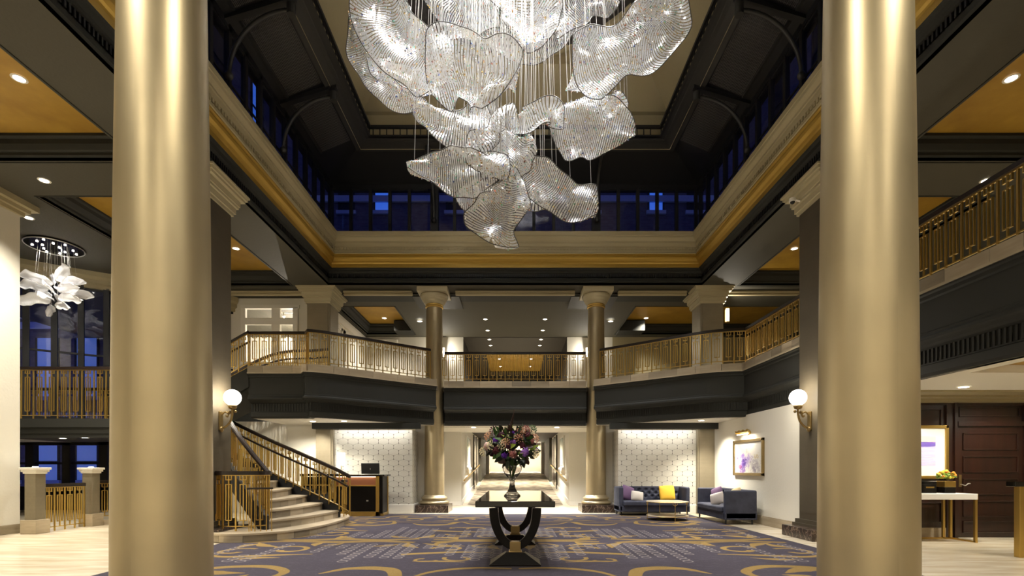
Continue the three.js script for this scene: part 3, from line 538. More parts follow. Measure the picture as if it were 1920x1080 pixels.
{
  const g = sgroup('wall_back');
  for (const s of [-1, 1]) {
    const X = (a, b) => s < 0 ? [-b, -a] : [a, b];
    mesh('wallpaper_bay', bx(...X(3.23, 5.67), 0.28, 2.62, 15.9, 16.8), paper, g);
    mesh('stone_base', rbx(...X(3.2, 5.7), 0, 0.28, 15.87, 16.8, 0.01), M.white, g);
    mesh('header', bx(...X(2.9, 6.2), 2.62, 2.8, 15.45, 15.6), M.charcoal, g);
    mesh('pilaster', [bx(...X(5.67, 6.2), 0.25, 2.8, 15.75, 16.3), bx(...X(5.72, 5.78), 0.25, 2.8, 15.72, 15.78), bx(...X(5.66, 6.2), 0, 0.25, 15.72, 16.3)], M.bronze, g);
    mesh('return_wall', bx(...X(2.9, 3.3), 0, 2.8, 16.8, 17.0), M.cream, g);
    const sl = mesh('light_strip', bx(...X(3.25, 5.6), 2.66, 2.68, 15.62, 15.66), glow([1, 0.93, 0.8], 3), g);
    strip(s * 4.43, 2.65, 15.64, 2.3, 0.04, 120, [s * 4.43, 1.4, 15.95]);
  }
  mesh('stair_hall_wall', bx(-10.2, -6.2, 0, 2.9, 16.1, 16.3), M.cream, g);
  mesh('passage_wall', [bx(-12, -2.06, 0, 3.3, 19.4, 19.6), bx(2.06, 12, 0, 3.3, 19.4, 19.6)], M.cream, g);
  mesh('passage_header', bx(-2.06, 2.06, 2.86, 3.4, 19.4, 19.6), M.cream, g);
  mesh('passage_base', [bx(-12, -2.05, 0, 0.14, 19.37, 19.4), bx(2.05, 12, 0, 0.14, 19.37, 19.4)], M.white, g);
}
struct('ceiling_passage', [slab(rect(-12, 12, 17.0, 19.6), 2.8, 2.95)], M.cream);
struct('wall_under_right_balcony', [bx(6.2, 6.4, 0, 2.85, 10.6, 16.4)], M.cream);
struct('baseboard_right', [rbx(6.16, 6.22, 0, 0.2, 10.7, 15.75, 0.008), rbx(6.17, 6.22, 0.2, 0.225, 10.7, 15.75, 0.006)], M.stone[0]);
{
  const g = sgroup('wall_corridor'), top = 1.145, slope = (d) => top * (d - 19.4) / 14.8;
  mesh('wall_face', [bx(-2.26, -2.06, -0.1, 3.3, 19.5, 28.2), bx(2.06, 2.26, -0.1, 3.3, 19.5, 28.2)], M.cream, g);
  mesh('pier', [bx(-2.26, -1.9, 0, 3.3, 28.2, 33.0), bx(1.9, 2.26, 0, 3.3, 28.2, 33.0)], M.soffit, g);
  mesh('wall_face', [bx(-2.3, -1.7, 0.8, 3.3, 33, 34.4), bx(1.7, 2.3, 0.8, 3.3, 33, 34.4), bx(-4, -2.2, 0.8, 4, 34.4, 41), bx(2.2, 4, 0.8, 4, 34.4, 41), bx(-4, 4, 0.8, 4, 41, 41.2)], M.white, g);
  mesh('end_header', bx(-2.3, 2.3, 2.95, 3.3, 34.0, 34.3), M.cream, g);
  const f = sgroup('floor_ramp');
  mesh('ramp_surface', quads([[V(-2.06, 0, 19.4), V(2.06, 0, 19.4), V(2.06, top, 34.2), V(-2.06, top, 34.2)], [V(-4, top, 34.2), V(4, top, 34.2), V(4, top, 41), V(-4, top, 41)]]), M.marble, f);
  (mesh('ramp_carpet', quads([[V(-1.84, 0.012, 19.45), V(1.84, 0.012, 19.45), V(1.84, top + 0.012, 34.2), V(-1.84, top + 0.012, 34.2)]]), std([1, 1, 1], { roughness: 0.95, map: tex(256, (u, v) => { const n = fbm(u, v, 4, 10, 201, 4), m = fbm(u + n * 0.2, v, 5, 14, 202, 3); return mix3([0.36, 0.31, 0.25], [0.68, 0.62, 0.52], Math.max(0, Math.min(1, (m - 0.5) * 3 + 0.5))); }, 1.8) }), f)).userData.label = 'mottled brown runner carpet';
  struct('ceiling_corridor', [slab(rect(-2.3, 2.3, 19.5, 34.4), 3.12, 3.3)], M.brown);
  struct('ceiling_corridor_end', [slab(rect(-4, 4, 34.4, 41.2), 3.4, 3.5)], M.white);
  for (const s of [-1, 1]) {
    const hr = thing('wall_handrail', `brass handrail rising along the ${s < 0 ? 'left' : 'right'} wall of the ramp corridor`, 'handrail'), y = (d) => slope(d) + 0.94;
    mesh('rail', [cyl(V(s * 1.97, y(19.6), 19.6), V(s * 1.97, y(28.0), 28.0), 0.03, 0.03, 10)], M.brass, hr);
    for (const d of [20.2, 22.2, 24.2, 26.2]) mesh('bracket', cyl(V(s * 2.06, y(d) - 0.07, d), V(s * 1.97, y(d), d), 0.012), M.brass, hr);
    const nch = sgroup(s < 0 ? 'window_corridor_left' : 'window_corridor_right');
    mesh('reveal', [bx(s * 2.0, s * 2.07, 1.45, 2.78, 20.95, 22.6)], M.white, nch); mesh('pane', bx(s * 1.985, s * 2.0, 1.56, 2.7, 21.1, 22.45), phy([0.62, 0.7, 0.62], { roughness: 0.2 }), nch); mesh('sill', bx(s * 1.93, s * 2.06, 1.38, 1.46, 20.9, 22.65), M.white, nch);
    const dr = sgroup('door_corridor'); mesh('leaf', [bx(s * 2.02, s * 2.07, slope(25.5), 3.0, 24.9, 26.4), bx(s * 2.02, s * 2.07, slope(27), 3.0, 26.5, 28.0)], M.wood, dr); mesh('casing', [bx(s * 2.0, s * 2.07, 0.3, 3.06, 24.75, 24.9), bx(s * 2.0, s * 2.07, 0.4, 3.06, 26.4, 26.5)], M.soffit, dr);
    mesh('trim_board', bar([[s * 2.05, 19.6, 0.0], [s * 2.05, 28.2, slope(28.2)]], 0.02, 0, 0.2), M.white, g);
  }
}

// ---------------------------------------------------------------- upper floor beyond the balconies
{
  const g = sgroup('wall_upper_back');
  mesh('wall_face', [bx(-7, -2.3, 3.9, 7.3, 22.4, 22.6), bx(2.3, 4.3, 3.9, 7.3, 22.4, 22.6)], M.cream, g);
  mesh('dark_wall_face', bx(4.3, 13, 3.9, 7.3, 22.4, 22.6), M.tan, g);
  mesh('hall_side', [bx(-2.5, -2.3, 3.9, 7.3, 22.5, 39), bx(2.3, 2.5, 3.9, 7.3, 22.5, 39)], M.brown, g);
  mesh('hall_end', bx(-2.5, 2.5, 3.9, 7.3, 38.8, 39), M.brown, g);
  mesh('side_wall', bx(-6.8, -6.6, 4.05, 7.22, 17.3, 22.4), M.cream, g);
  mesh('crown', [bx(-6.6, -6.52, 6.85, 7.05, 17.3, 22.4), bx(-6.8, -5.2, 6.95, 7.1, 22.3, 22.4)], M.white, g);
  mesh('slab_edge', [bx(-12.5, 13, 2.8, 4.05, 17.0, 17.1)], M.charcoal, g);
  struct('floor_upper', [slab(rect(-12.5, 13, 17, 22.5), 3.92, 4.05), slab(rect(-2.5, 2.5, 22.5, 39), 3.92, 4.05)], M.lowBounceFloor);
  const c = sgroup('ceiling_upper_hall');
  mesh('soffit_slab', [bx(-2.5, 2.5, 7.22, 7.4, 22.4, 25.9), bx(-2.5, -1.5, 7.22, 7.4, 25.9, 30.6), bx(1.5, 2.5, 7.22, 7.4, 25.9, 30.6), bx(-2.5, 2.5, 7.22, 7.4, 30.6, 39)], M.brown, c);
  mesh('gilded_panel', bx(-1.5, 1.5, 7.3, 7.36, 25.9, 30.6), M.leaf, c);
  // windowed partition to a bright room left of the back pillar
  const p = sgroup('window_partition'), D = 17.3;
  mesh('wall_face', [bx(-12.5, -9.35, 4.05, 7.22, D, D + 0.2), bx(-7.45, -6.7, 4.05, 7.22, D, D + 0.2), bx(-9.35, -7.45, 6.9, 7.22, D, D + 0.2), bx(-9.35, -7.45, 4.05, 5.0, D, D + 0.2)], M.cream, p);
  mesh('casing', [bx(-9.35, -7.35, 6.86, 6.98, D - 0.06, D + 0.05), bx(-7.57, -7.4, 5.0, 6.9, D - 0.06, D + 0.05), bx(-8.3, -8.02, 5.0, 6.9, D - 0.04, D + 0.08), bx(-9.35, -7.4, 6.32, 6.54, D - 0.05, D + 0.07), bx(-9.35, -9.2, 5.0, 6.9, D - 0.04, D + 0.08), bx(-9.35, -7.4, 4.95, 5.05, D - 0.06, D + 0.08)], M.white, p);
  for (const [a, b, y0, y1] of [[-9.2, -8.3, 6.54, 6.86], [-8.02, -7.57, 6.54, 6.86], [-9.2, -8.3, 5.05, 6.32], [-8.02, -7.57, 5.05, 6.32]]) mesh('pane', bx(a, b, y0, y1, D + 0.02, D + 0.03), M.glass, p);
  const r = sgroup('wall_bright_room');
  mesh('wall_face', [bx(-12.7, -12.5, 4, 7.8, 17.3, 22.5), bx(-12.5, -6.8, 4, 7.8, 22.4, 22.6)], M.white, r);
  const tl = thing('track_light', 'ceiling track with two small lamps seen through the upper left window', 'track light', [-8.0, 7.12, 18.6]);
  mesh('track', bx(-0.9, 0.9, 0, 0.03, -0.02, 0.02), M.white, tl);
  for (const x of [-0.5, 0.05]) { mesh('lamp_head', cyl(new THREE.Vector3(x, 0, 0), new THREE.Vector3(x + 0.05, -0.16, 0.08), 0.03, 0.05, 10), M.white, tl); mesh('lamp_bulb', new THREE.SphereGeometry(0.035, 10, 8).translate(x + 0.05, -0.17, 0.085), M.lens, tl); }
  const pl = new THREE.PointLight(new THREE.Color(1, 0.9, 0.75), 150 * LIGHT); pl.position.set(-0.6, -0.9, -1.6); pl.castShadow = true; pl.name = 'lamp_light'; tl.add(pl);
  // small white doors in the side wall
  const ds = sgroup('door_upper_side');
  for (const d of [18.0, 19.6]) { mesh('leaf', bx(-6.6, -6.57, 4.05, 6.6, d, d + 1.1), M.white, ds); mesh('casing', [bx(-6.6, -6.54, 4.05, 6.72, d - 0.12, d), bx(-6.6, -6.54, 4.05, 6.72, d + 1.1, d + 1.22), bx(-6.6, -6.54, 6.6, 6.75, d - 0.12, d + 1.22)], M.white, ds); for (const y of [4.3, 5.5]) mesh('pane', bx(-6.58, -6.555, y, y + 0.95, d + 0.18, d + 0.92), phy([0.85, 0.8, 0.66], { roughness: 0.1 }), ds); }
}

// ---------------------------------------------------------------- rounded window wall beyond the landing, night outside
{
  const line = spline2([[-15.0, 13.0], [-13.8, 14.15], [-12.2, 15.3], [-10.2, 16.4], [-9.6, 17.35]], 12).map((p) => [p[0], p[1]]), g = sgroup('wall_window_bay');
  mesh('crown', [sweepPath(line, [[0, 6.75], [-0.06, 6.76], [-0.06, 6.86], [-0.12, 6.9], [-0.12, 7.0], [-0.2, 7.08], [-0.2, 7.22], [0.2, 7.22], [0.2, 6.75], [0, 6.75]])], M.tan, g);
  mesh('parapet', sweepPath(line, [[0, 2.3], [0, 2.9], [0.15, 2.9], [0.15, 2.3], [0, 2.3]]), M.black, g);
  let k = 0;
  for (let i = 0; i + 1 < line.length; i += 1) {
    const a = line[i], b = line[i + 1], an = Math.atan2(b[1] - a[1], b[0] - a[0]), w = Math.hypot(b[0] - a[0], b[1] - a[1]);
    const win = sgroup('window_bay'); win.position.set(a[0], 0, -a[1]); win.rotation.y = an;
    mesh('pane', bx(0.05, w - 0.05, 2.9, 6.75, 0.03, 0.042), M.glass, win);
    mesh('mullion', [bx(-0.07, 0.07, 2.5, 6.8, -0.06, 0.1), bx(0, w, 4.75, 4.8, 0.0, 0.07), bx(0, w, 6.68, 6.76, 0, 0.08)], M.black, win);
  }
  const lo = sgroup('window_lower');
  mesh('mullion', [...[-19, -17.75, -16.5, -15.25, -14.0, -12.75, -11.5, -10.25].map((x) => bx(x - 0.14, x + 0.14, 0, 2.4, 17.2, 17.4)), bx(-19, -10, 2.2, 2.6, 17.2, 17.4), bx(-19, -10, 1.55, 1.62, 17.26, 17.34), bx(-19, -10, 0, 0.8, 17.2, 17.4)], M.black, lo);
  for (const x of [-18.86, -17.61, -16.36, -15.11, -13.86, -12.61, -11.36]) mesh('pane', bx(x, x + 0.97, 0.8, 2.2, 17.29, 17.3), M.glass, lo);
  struct('wall_left_far', [bx(-19.2, -19, 0, 2.5, 9, 17.4)], M.cream);
}
function facade(label, x, d, turn, W, H, lit, ledges, foot = -0.2, mat = M.brick) {
  const t = thing('brick_building', label, 'building', [x, 0, d], turn);
  mesh('wall', bx(-W / 2, W / 2, foot, H, 0, 0.4), mat, t);
  for (const [a, b, y0, y1, on] of lit) { const w = mesh('lit_window', bx(a, b, y0, y1, -0.02, 0.02), on === 2 ? M.dimBlue : on ? M.litBlue : M.black, t); mesh('sash', [bx(a, b, (y0 + y1) / 2 - 0.04, (y0 + y1) / 2 + 0.04, -0.05, 0), bx(a - 0.08, a, y0, y1, -0.05, 0.02), bx(b, b + 0.08, y0, y1, -0.05, 0.02)], M.black, t); mesh('sill', bx(a - 0.15, b + 0.15, y0 - 0.16, y0, -0.12, 0.02), M.navyStone, t); }
  for (const y of ledges) mesh('stone_ledge', bx(-W / 2, W / 2, y, y + 0.28, -0.14, 0.1), M.navyStone, t);
  return t;
}
{
  const bk = []; for (const [a, on] of [[-8.3, 0], [-6.62, 1], [-3.2, 0], [3.3, 0], [6.35, 1], [8.2, 0]]) for (const [y0, y1] of [[13.6, 14.9], [10.9, 12.5], [16.2, 17.5]]) bk.push([a, a + 0.62, y0, y1, on]);
  facade('dark brick building with blue lit windows behind the back clerestory', 0, 24, 0, 34, 26, bk, [14.0, 10.4], 7.9);
  for (const s of [-1, 1]) { const w = []; for (let k = 0; k < 9; k++) for (const [y0, y1] of [[11.2, 12.8], [14.6, 16.4], [18, 19.6]]) w.push([-11 + k * 2.7, -10.2 + k * 2.7, y0, y1, (k * 7 + y0 * 3) % 3 < 1.6]); facade(`dark brick building outside the ${s < 0 ? 'left' : 'right'} clerestory windows`, s * 10.2, 9, s < 0 ? Math.PI / 2 : -Math.PI / 2, 27, 24, w, [13.4], 7.9); }
  { const lw = []; for (let k = 0; k < 6; k++) { const a = -5.2 + k * 1.75; lw.push([a, a + 0.9, 0.9, 2.5, k % 3 !== 1 ? 2 : 0]); lw.push([a, a + 0.9, 4.6, 7.2, k % 3 === 1 ? 1 : 2]); lw.push([a, a + 0.9, 8.2, 10.4, k % 3 === 2 ? 2 : 0]); } facade('blue lit building seen through the tall windows beyond the stair landing', -19.5, 22.5, 0, 13, 13.0, lw, [3.6, 7.6]); }
}

// ---------------------------------------------------------------- right hand wing: panelled wall, door, console
{
  const D = 10.35, g = sgroup('wall_panelled');
  mesh('backing', bx(6.7, 13, 0, 2.9, D, D + 0.2), M.wood, g);
  mesh('stone_skirting', rbx(6.7, 8.85, 0, 0.2, D - 0.03, D, 0.008), M.stone[3], g);
  mesh('stile', [bx(6.7, 13, 2.7, 2.88, D - 0.04, D), bx(7.28, 7.4, 0.2, 2.7, D - 0.035, D), bx(8.78, 8.98, 0, 2.7, D - 0.04, D), bx(8.92, 8.985, 0, 2.75, D - 0.075, D), bx(10.35, 10.5, 0, 2.75, D - 0.06, D)], M.wood, g);
  const frame = (x0, x1, y0, y1, d, t = 0.022) => [rbx(x0, x1, y0, y0 + t, d - 0.025, d, 0.006), rbx(x0, x1, y1 - t, y1, d - 0.025, d, 0.006), rbx(x0, x0 + t, y0, y1, d - 0.025, d, 0.006), rbx(x1 - t, x1, y0, y1, d - 0.025, d, 0.006)];
  for (const [x0, x1, y0, y1] of [[7.48, 8.7, 1.1, 2.62], [7.48, 8.7, 0.3, 0.72], [6.75, 7.22, 0.9, 2.62], [10.7, 12.4, 0.9, 2.62], [9.06, 10.3, 2.46, 2.66]]) mesh('panel_moulding', frame(x0, x1, y0, y1, D), M.wood, g);
  mesh('transom', [bx(8.98, 10.4, 2.27, 2.36, D - 0.09, D)], M.wood, g);
  const dr = sgroup('door_1');
  mesh('leaf', bx(9.0, 10.35, 0.02, 2.27, D - 0.02, D + 0.03), M.wood, dr);
  for (const [y0, y1] of [[1.78, 2.13], [1.32, 1.66], [0.87, 1.2], [0.42, 0.75], [0.1, 0.34]]) mesh('panel', [...frame(9.12, 10.24, y0, y1, D - 0.02), bx(9.14, 10.22, y0 + 0.02, y1 - 0.02, D - 0.012, D)], M.wood, dr);
  mesh('handle_plate', rbx(9.03, 9.09, 1.03, 1.28, D - 0.04, D - 0.02, 0.006), M.agedBrass, dr);
  mesh('lever', tube([V(9.06, 1.08, D - 0.03), V(9.06, 1.08, D - 0.08), V(9.12, 1.06, D - 0.085), V(9.18, 1.1, D - 0.085), V(9.22, 1.1, D - 0.085)], 0.009, 16, 6), M.wire, dr);
  const c = sgroup('ceiling_wing');
  mesh('soffit_slab', slab(rect(6.6, 13, -4, 10.4), 2.88, 3.4, [rect(7.0, 11, 4.5, 7.8).reverse()]), M.cream, c);
  mesh('coffer_panel', bx(6.9, 11.1, 3.0, 3.06, 4.4, 7.9), M.leaf, c);
  mesh('cove_moulding', [bx(6.5, 13, 2.8, 2.88, 9.9, 10.35), bx(6.5, 13, 2.74, 2.8, 10.1, 10.35), bx(6.5, 13, 2.84, 2.9, 9.5, 9.95)], M.tan, c);
}
{
  const t = thing('console_table', 'white topped console table with square brass legs by the panelled wall', 'table', [8.12, 0, 9.88]);
  const W = 0.63, H = 0.3;
  mesh('top', rbx(-W, W, 0.815, 0.925, -H, H, 0.006), std([0.86, 0.84, 0.8], { roughness: 0.3 }), t);
  mesh('edge_band', [bx(W - 0.002, W + 0.006, 0.815, 0.925, -H, H), bx(-W - 0.006, -W + 0.002, 0.815, 0.925, -H, H)], M.brass, t);
  for (const [x, d] of [[W - 0.025, -H + 0.025], [W - 0.025, H - 0.025], [W - 0.17, H - 0.025], [-W + 0.025, -H + 0.025], [-W + 0.025, H - 0.025], [-W + 0.17, H - 0.025]]) mesh('leg', rbx(x - 0.022, x + 0.022, 0, 0.815, d - 0.022, d + 0.022, 0.003), M.brass, t);
  for (const s of [-1, 1]) mesh('foot_bar', bx(s * (W - 0.047), s * (W - 0.003), 0, 0.03, -H, H), M.brass, t);
  mesh('foot_bar', bx(-W, W, 0, 0.03, H - 0.047, H - 0.003), M.brass, t);
  const b = thing('black_box', 'black box with a small brass label on the white console table', 'box', [7.99, 0.925, 9.95]);
  mesh('body', rbx(-0.26, 0.19, 0, 0.235, -0.12, 0.12, 0.008), M.lacquer, b); mesh('lid_line', bx(-0.262, 0.192, 0.17, 0.175, -0.122, 0.122), M.black, b); mesh('brass_label', bx(-0.02, 0.14, 0.1, 0.13, -0.124, -0.12), M.brass, b);
  const p = thing('potted_flowers', 'small square black and gold pot of yellow and orange flowers on the console', 'potted flowers', [8.43, 0.925, 9.92]);
  mesh('pot', rbx(-0.105, 0.105, 0, 0.13, -0.105, 0.105, 0.006), M.lacquer, p); mesh('gold_band', rbx(-0.108, 0.108, 0.12, 0.235, -0.108, 0.108, 0.005), M.brass, p);
  const cols = ['#e9c23c', '#e08a2c', '#f1e6b0', '#d8d24a'], leafM = std('#7d9a3a', { roughness: 0.6 });
  for (let i = 0; i < 60; i++) { const a = rr(0, 6.28), e = rr(0.1, 1.5), r = rr(0.1, 0.17), q = new THREE.Vector3(Math.cos(a) * Math.cos(e) * r, 0.28 + Math.sin(e) * r, Math.sin(a) * Math.cos(e) * r); if (i % 2) mesh('flower', new THREE.IcosahedronGeometry(rr(0.02, 0.035), 0).translate(q.x, q.y, q.z), std(cols[i % 4], { roughness: 0.7 }), p); else mesh('leaf', new THREE.OctahedronGeometry(0.045, 0).scale(0.35, 1, 0.7).rotateZ(a).rotateY(e).translate(q.x, q.y, q.z), leafM, p); }
  const seaT = canvasTex(256, 256, (c, w, h) => { c.fillStyle = '#cfcde0'; c.fillRect(0, 0, w, h); for (let i = 0; i < 900; i++) { const y = rnd() * h, k = y / h; c.fillStyle = k < 0.18 ? `rgba(225,215,205,0.3)` : k < 0.34 ? `rgba(${90 + rnd() * 40},${70 + rnd() * 40},${160 + rnd() * 40},0.3)` : `rgba(${165 + rnd() * 60},${165 + rnd() * 50},${205 + rnd() * 40},0.22)`; c.fillRect(rnd() * w - 60, y, 40 + rnd() * 140, 2 + rnd() * 8); } });
  const a = thing('framed_seascape', 'gold framed purple seascape with wide white mat on the panelled wall', 'picture', [8.2, 1.74, 10.3]);
  const fr = (W2, H2, t2, th, m, par) => mesh('frame', [rbx(-W2, W2, H2 - t2, H2, -th, 0, 0.008), rbx(-W2, W2, -H2, -H2 + t2, -th, 0, 0.008), rbx(-W2, -W2 + t2, -H2, H2, -th, 0, 0.008), rbx(W2 - t2, W2, -H2, H2, -th, 0, 0.008)], m, par);
  fr(0.58, 0.54, 0.06, 0.05, M.brass, a); mesh('mat_board', bx(-0.53, 0.53, -0.49, 0.49, -0.02, 0), std([0.85, 0.84, 0.8], { roughness: 0.9 }), a);
  const pr = new THREE.PlaneGeometry(0.66, 0.6).translate(0, 0.02, 0.0215); mesh('print', pr, std([1, 1, 1], { map: seaT, roughness: 0.6 }), a);
  const d = thing('reception_podium', 'black topped podium with a brass corner post at the right edge', 'podium', [8.6, 0, 7.95]);
  mesh('top', rbx(-0.77, 0.8, 1.12, 1.2, -0.02, 0.14, 0.01), M.lacquer, d); mesh('post', rbx(-0.66, -0.56, 0, 1.12, 0.02, 0.12, 0.006), M.brass, d); mesh('body', bx(-0.58, 0.75, 0.03, 1.12, 0.04, 0.11), M.lacquer, d); mesh('foot_rail', bx(-0.62, 0.75, 0, 0.1, 0.03, 0.1), M.brass, d);
  // abstract picture with its own brass light on the wall behind the right sofa
  const absT = canvasTex(512, 320, (c, w, h) => {
    c.fillStyle = '#e6e4e0'; c.fillRect(0, 0, w, h);
    const blot = (x, y, r, col, n) => { for (let i = 0; i < n; i++) { c.fillStyle = col; c.beginPath(); c.ellipse(x + (rnd() - 0.5) * r * 2, y + (rnd() - 0.5) * r * 1.6, r * rnd() * 0.5 + 2, r * rnd() * 0.3 + 2, rnd() * 3, 0, 7); c.fill(); } };
    blot(250, 90, 40, 'rgba(150,150,150,0.16)', 24); blot(120, 170, 70, 'rgba(165,140,215,0.2)', 40); blot(210, 190, 80, 'rgba(140,105,205,0.25)', 60); blot(190, 210, 40, 'rgba(80,45,150,0.4)', 36); blot(110, 250, 34, 'rgba(180,60,110,0.35)', 24); blot(160, 280, 50, 'rgba(110,70,170,0.35)', 36); blot(300, 160, 50, 'rgba(165,140,215,0.22)', 30); blot(420, 150, 40, 'rgba(200,175,120,0.25)', 22); blot(390, 260, 80, 'rgba(150,140,160,0.22)', 50); blot(40, 150, 30, 'rgba(70,50,90,0.3)', 16);
    for (let i = 0; i < 120; i++) { c.fillStyle = 'rgba(60,45,70,0.5)'; c.fillRect(20 + rnd() * 470, 140 + rnd() * 160, 2 + rnd() * 6, 2 + rnd() * 5); }
  });
  const q = thing('framed_abstract_painting', 'brass framed white painting with purple blooms on the right wall', 'picture', [6.2, 1.7, 13.45], -Math.PI / 2);
  fr(0.86, 0.48, 0.075, 0.06, M.agedBrass, q);
  mesh('canvas', new THREE.PlaneGeometry(1.58, 0.82).translate(0, 0, 0.03), std([1, 1, 1], { map: absT, roughness: 0.7 }), q);
  mesh('backing', bx(-0.8, 0.8, -0.43, 0.43, -0.025, 0), M.white, q);
  const l = thing('picture_light', 'ornate brass picture light above the purple painting', 'picture light', [6.2, 2.32, 13.45], -Math.PI / 2);
  mesh('lamp_shade', [new THREE.CylinderGeometry(0.05, 0.05, 0.75, 14, 1, false, 0, Math.PI * 1.2).rotateZ(Math.PI / 2).rotateX(-0.4).translate(0, 0.02, 0.16)], M.brass, l);
  mesh('arm', [tube([new THREE.Vector3(0, -0.02, 0.01), new THREE.Vector3(0, 0.08, 0.06), new THREE.Vector3(0, 0.07, 0.16)], 0.014, 12, 6)], M.brass, l);
  for (let k = 0; k < 7; k++) mesh('acanthus_leaf', new THREE.SphereGeometry(0.07, 8, 6).scale(1.1, 0.35, 0.5).rotateZ(k % 2 ? 0.4 : -0.4).translate(-0.36 + k * 0.12, 0.07 + 0.012 * (k % 2), 0.17), M.brass, l);
  mesh('lamp_tube', new THREE.CylinderGeometry(0.012, 0.012, 0.66, 8).rotateZ(Math.PI / 2).translate(0, -0.005, 0.165), glow([1, 0.9, 0.72], 10), l);
  strip(6.02, 2.29, 13.45, 0.66, 0.03, 420, [6.2, 1.5, 13.45], WARM);
}

// ---------------------------------------------------------------- sofas, cushions, coffee table
function pillowG(w, h, t) {
  const g = new THREE.SphereGeometry(1, 28, 20), p = g.attributes.position;
  for (let i = 0; i < p.count; i++) { const x = p.getX(i), y = p.getY(i), z = p.getZ(i), a = Math.atan2(y, x), r = Math.hypot(x, y), q = Math.min(1 / Math.max(Math.abs(Math.cos(a)), 1e-3), 1 / Math.max(Math.abs(Math.sin(a)), 1e-3)), s = 1 + (q - 1) * 0.86 * r * r; p.setXYZ(i, x * s * w / 2 * (1 - 0.06 * (1 - Math.abs(z))), y * s * h / 2, Math.sign(z) * Math.pow(Math.abs(z), 0.8) * t / 2); }
  g.computeVertexNormals(); return g;
}
function sofa(L, pos, turn, label) {                          // long axis x, faces +z in its own axes, tuxedo arms
  const t = thing('velvet_sofa', label, 'sofa', pos, turn, 'grey velvet sofas'), h = L / 2, Dp = 0.86;
  const B = (x0, x1, y0, y1, z0, z1, r, s = 4) => new RoundedBoxGeometry(x1 - x0, y1 - y0, z1 - z0, s, r).translate((x0 + x1) / 2, (y0 + y1) / 2, (z0 + z1) / 2);
  mesh('base', metric(B(-h, h, 0.12, 0.3, -Dp / 2, Dp / 2 - 0.05, 0.02)), M.velvet, t);
  mesh('seat_cushion', metric(B(-h + 0.12, h - 0.12, 0.29, 0.45, -0.3, Dp / 2, 0.05)), M.velvet, t);
  for (const s of [-1, 1]) mesh('arm', metric(toCreasedNormals(B(Math.min(s * h, s * (h - 0.13)), Math.max(s * h, s * (h - 0.13)), 0.12, 0.86, -Dp / 2, Dp / 2 - 0.05, 0.045), 0.9)), M.velvet, t);
  // tufted back: a padded sheet with buttons
  const w = L - 0.24, nx = 72, ny = 24, g = new THREE.PlaneGeometry(w, 0.42, nx, ny), p = g.attributes.position, cols = Math.round(w / 0.2), spots = [];
  for (let r = 0; r < 3; r++) for (let k = 0; k <= cols; k++) { const x = -w / 2 + (k + (r % 2 ? 0.5 : 0)) * w / cols; if (x < w / 2 - 0.02 && x > -w / 2 + 0.02) spots.push([x, -0.1 + r * 0.1]); }
  for (let i = 0; i < p.count; i++) { const x = p.getX(i), y = p.getY(i); let m = 9; for (const [a, b] of spots) m = Math.min(m, Math.hypot(x - a, y - b)); p.setZ(i, 0.05 * Math.min(1, m / 0.07) - 0.03 * Math.max(0, Math.abs(y) / 0.21 - 0.8)); }
  g.computeVertexNormals(); g.translate(0, 0.65, -0.3);
  mesh('back_frame', metric(B(-h + 0.1, h - 0.1, 0.12, 0.86, -Dp / 2, -0.29, 0.04)), M.velvet, t);
  const bk = mesh('tufted_back', g, M.velvet, t);
  for (const [x, y] of spots) mesh('button', new THREE.SphereGeometry(0.014, 8, 6).translate(x, 0.65 + y, -0.292), M.velvet, bk);
  for (const sx of [-1, 1]) for (const sz of [-1, 1]) mesh('leg', new THREE.CylinderGeometry(0.026, 0.018, 0.13, 8).translate(sx * (h - 0.07), 0.065, sz * (Dp / 2 - 0.1)), M.black, t);
  return t;
}
sofa(2.1, [4.13, 0, 15.38], 0, 'grey velvet tufted sofa against the patterned wallpaper');
sofa(1.95, [5.62, 0, 13.63], -Math.PI / 2, 'grey velvet sofa seen from its end under the purple painting');
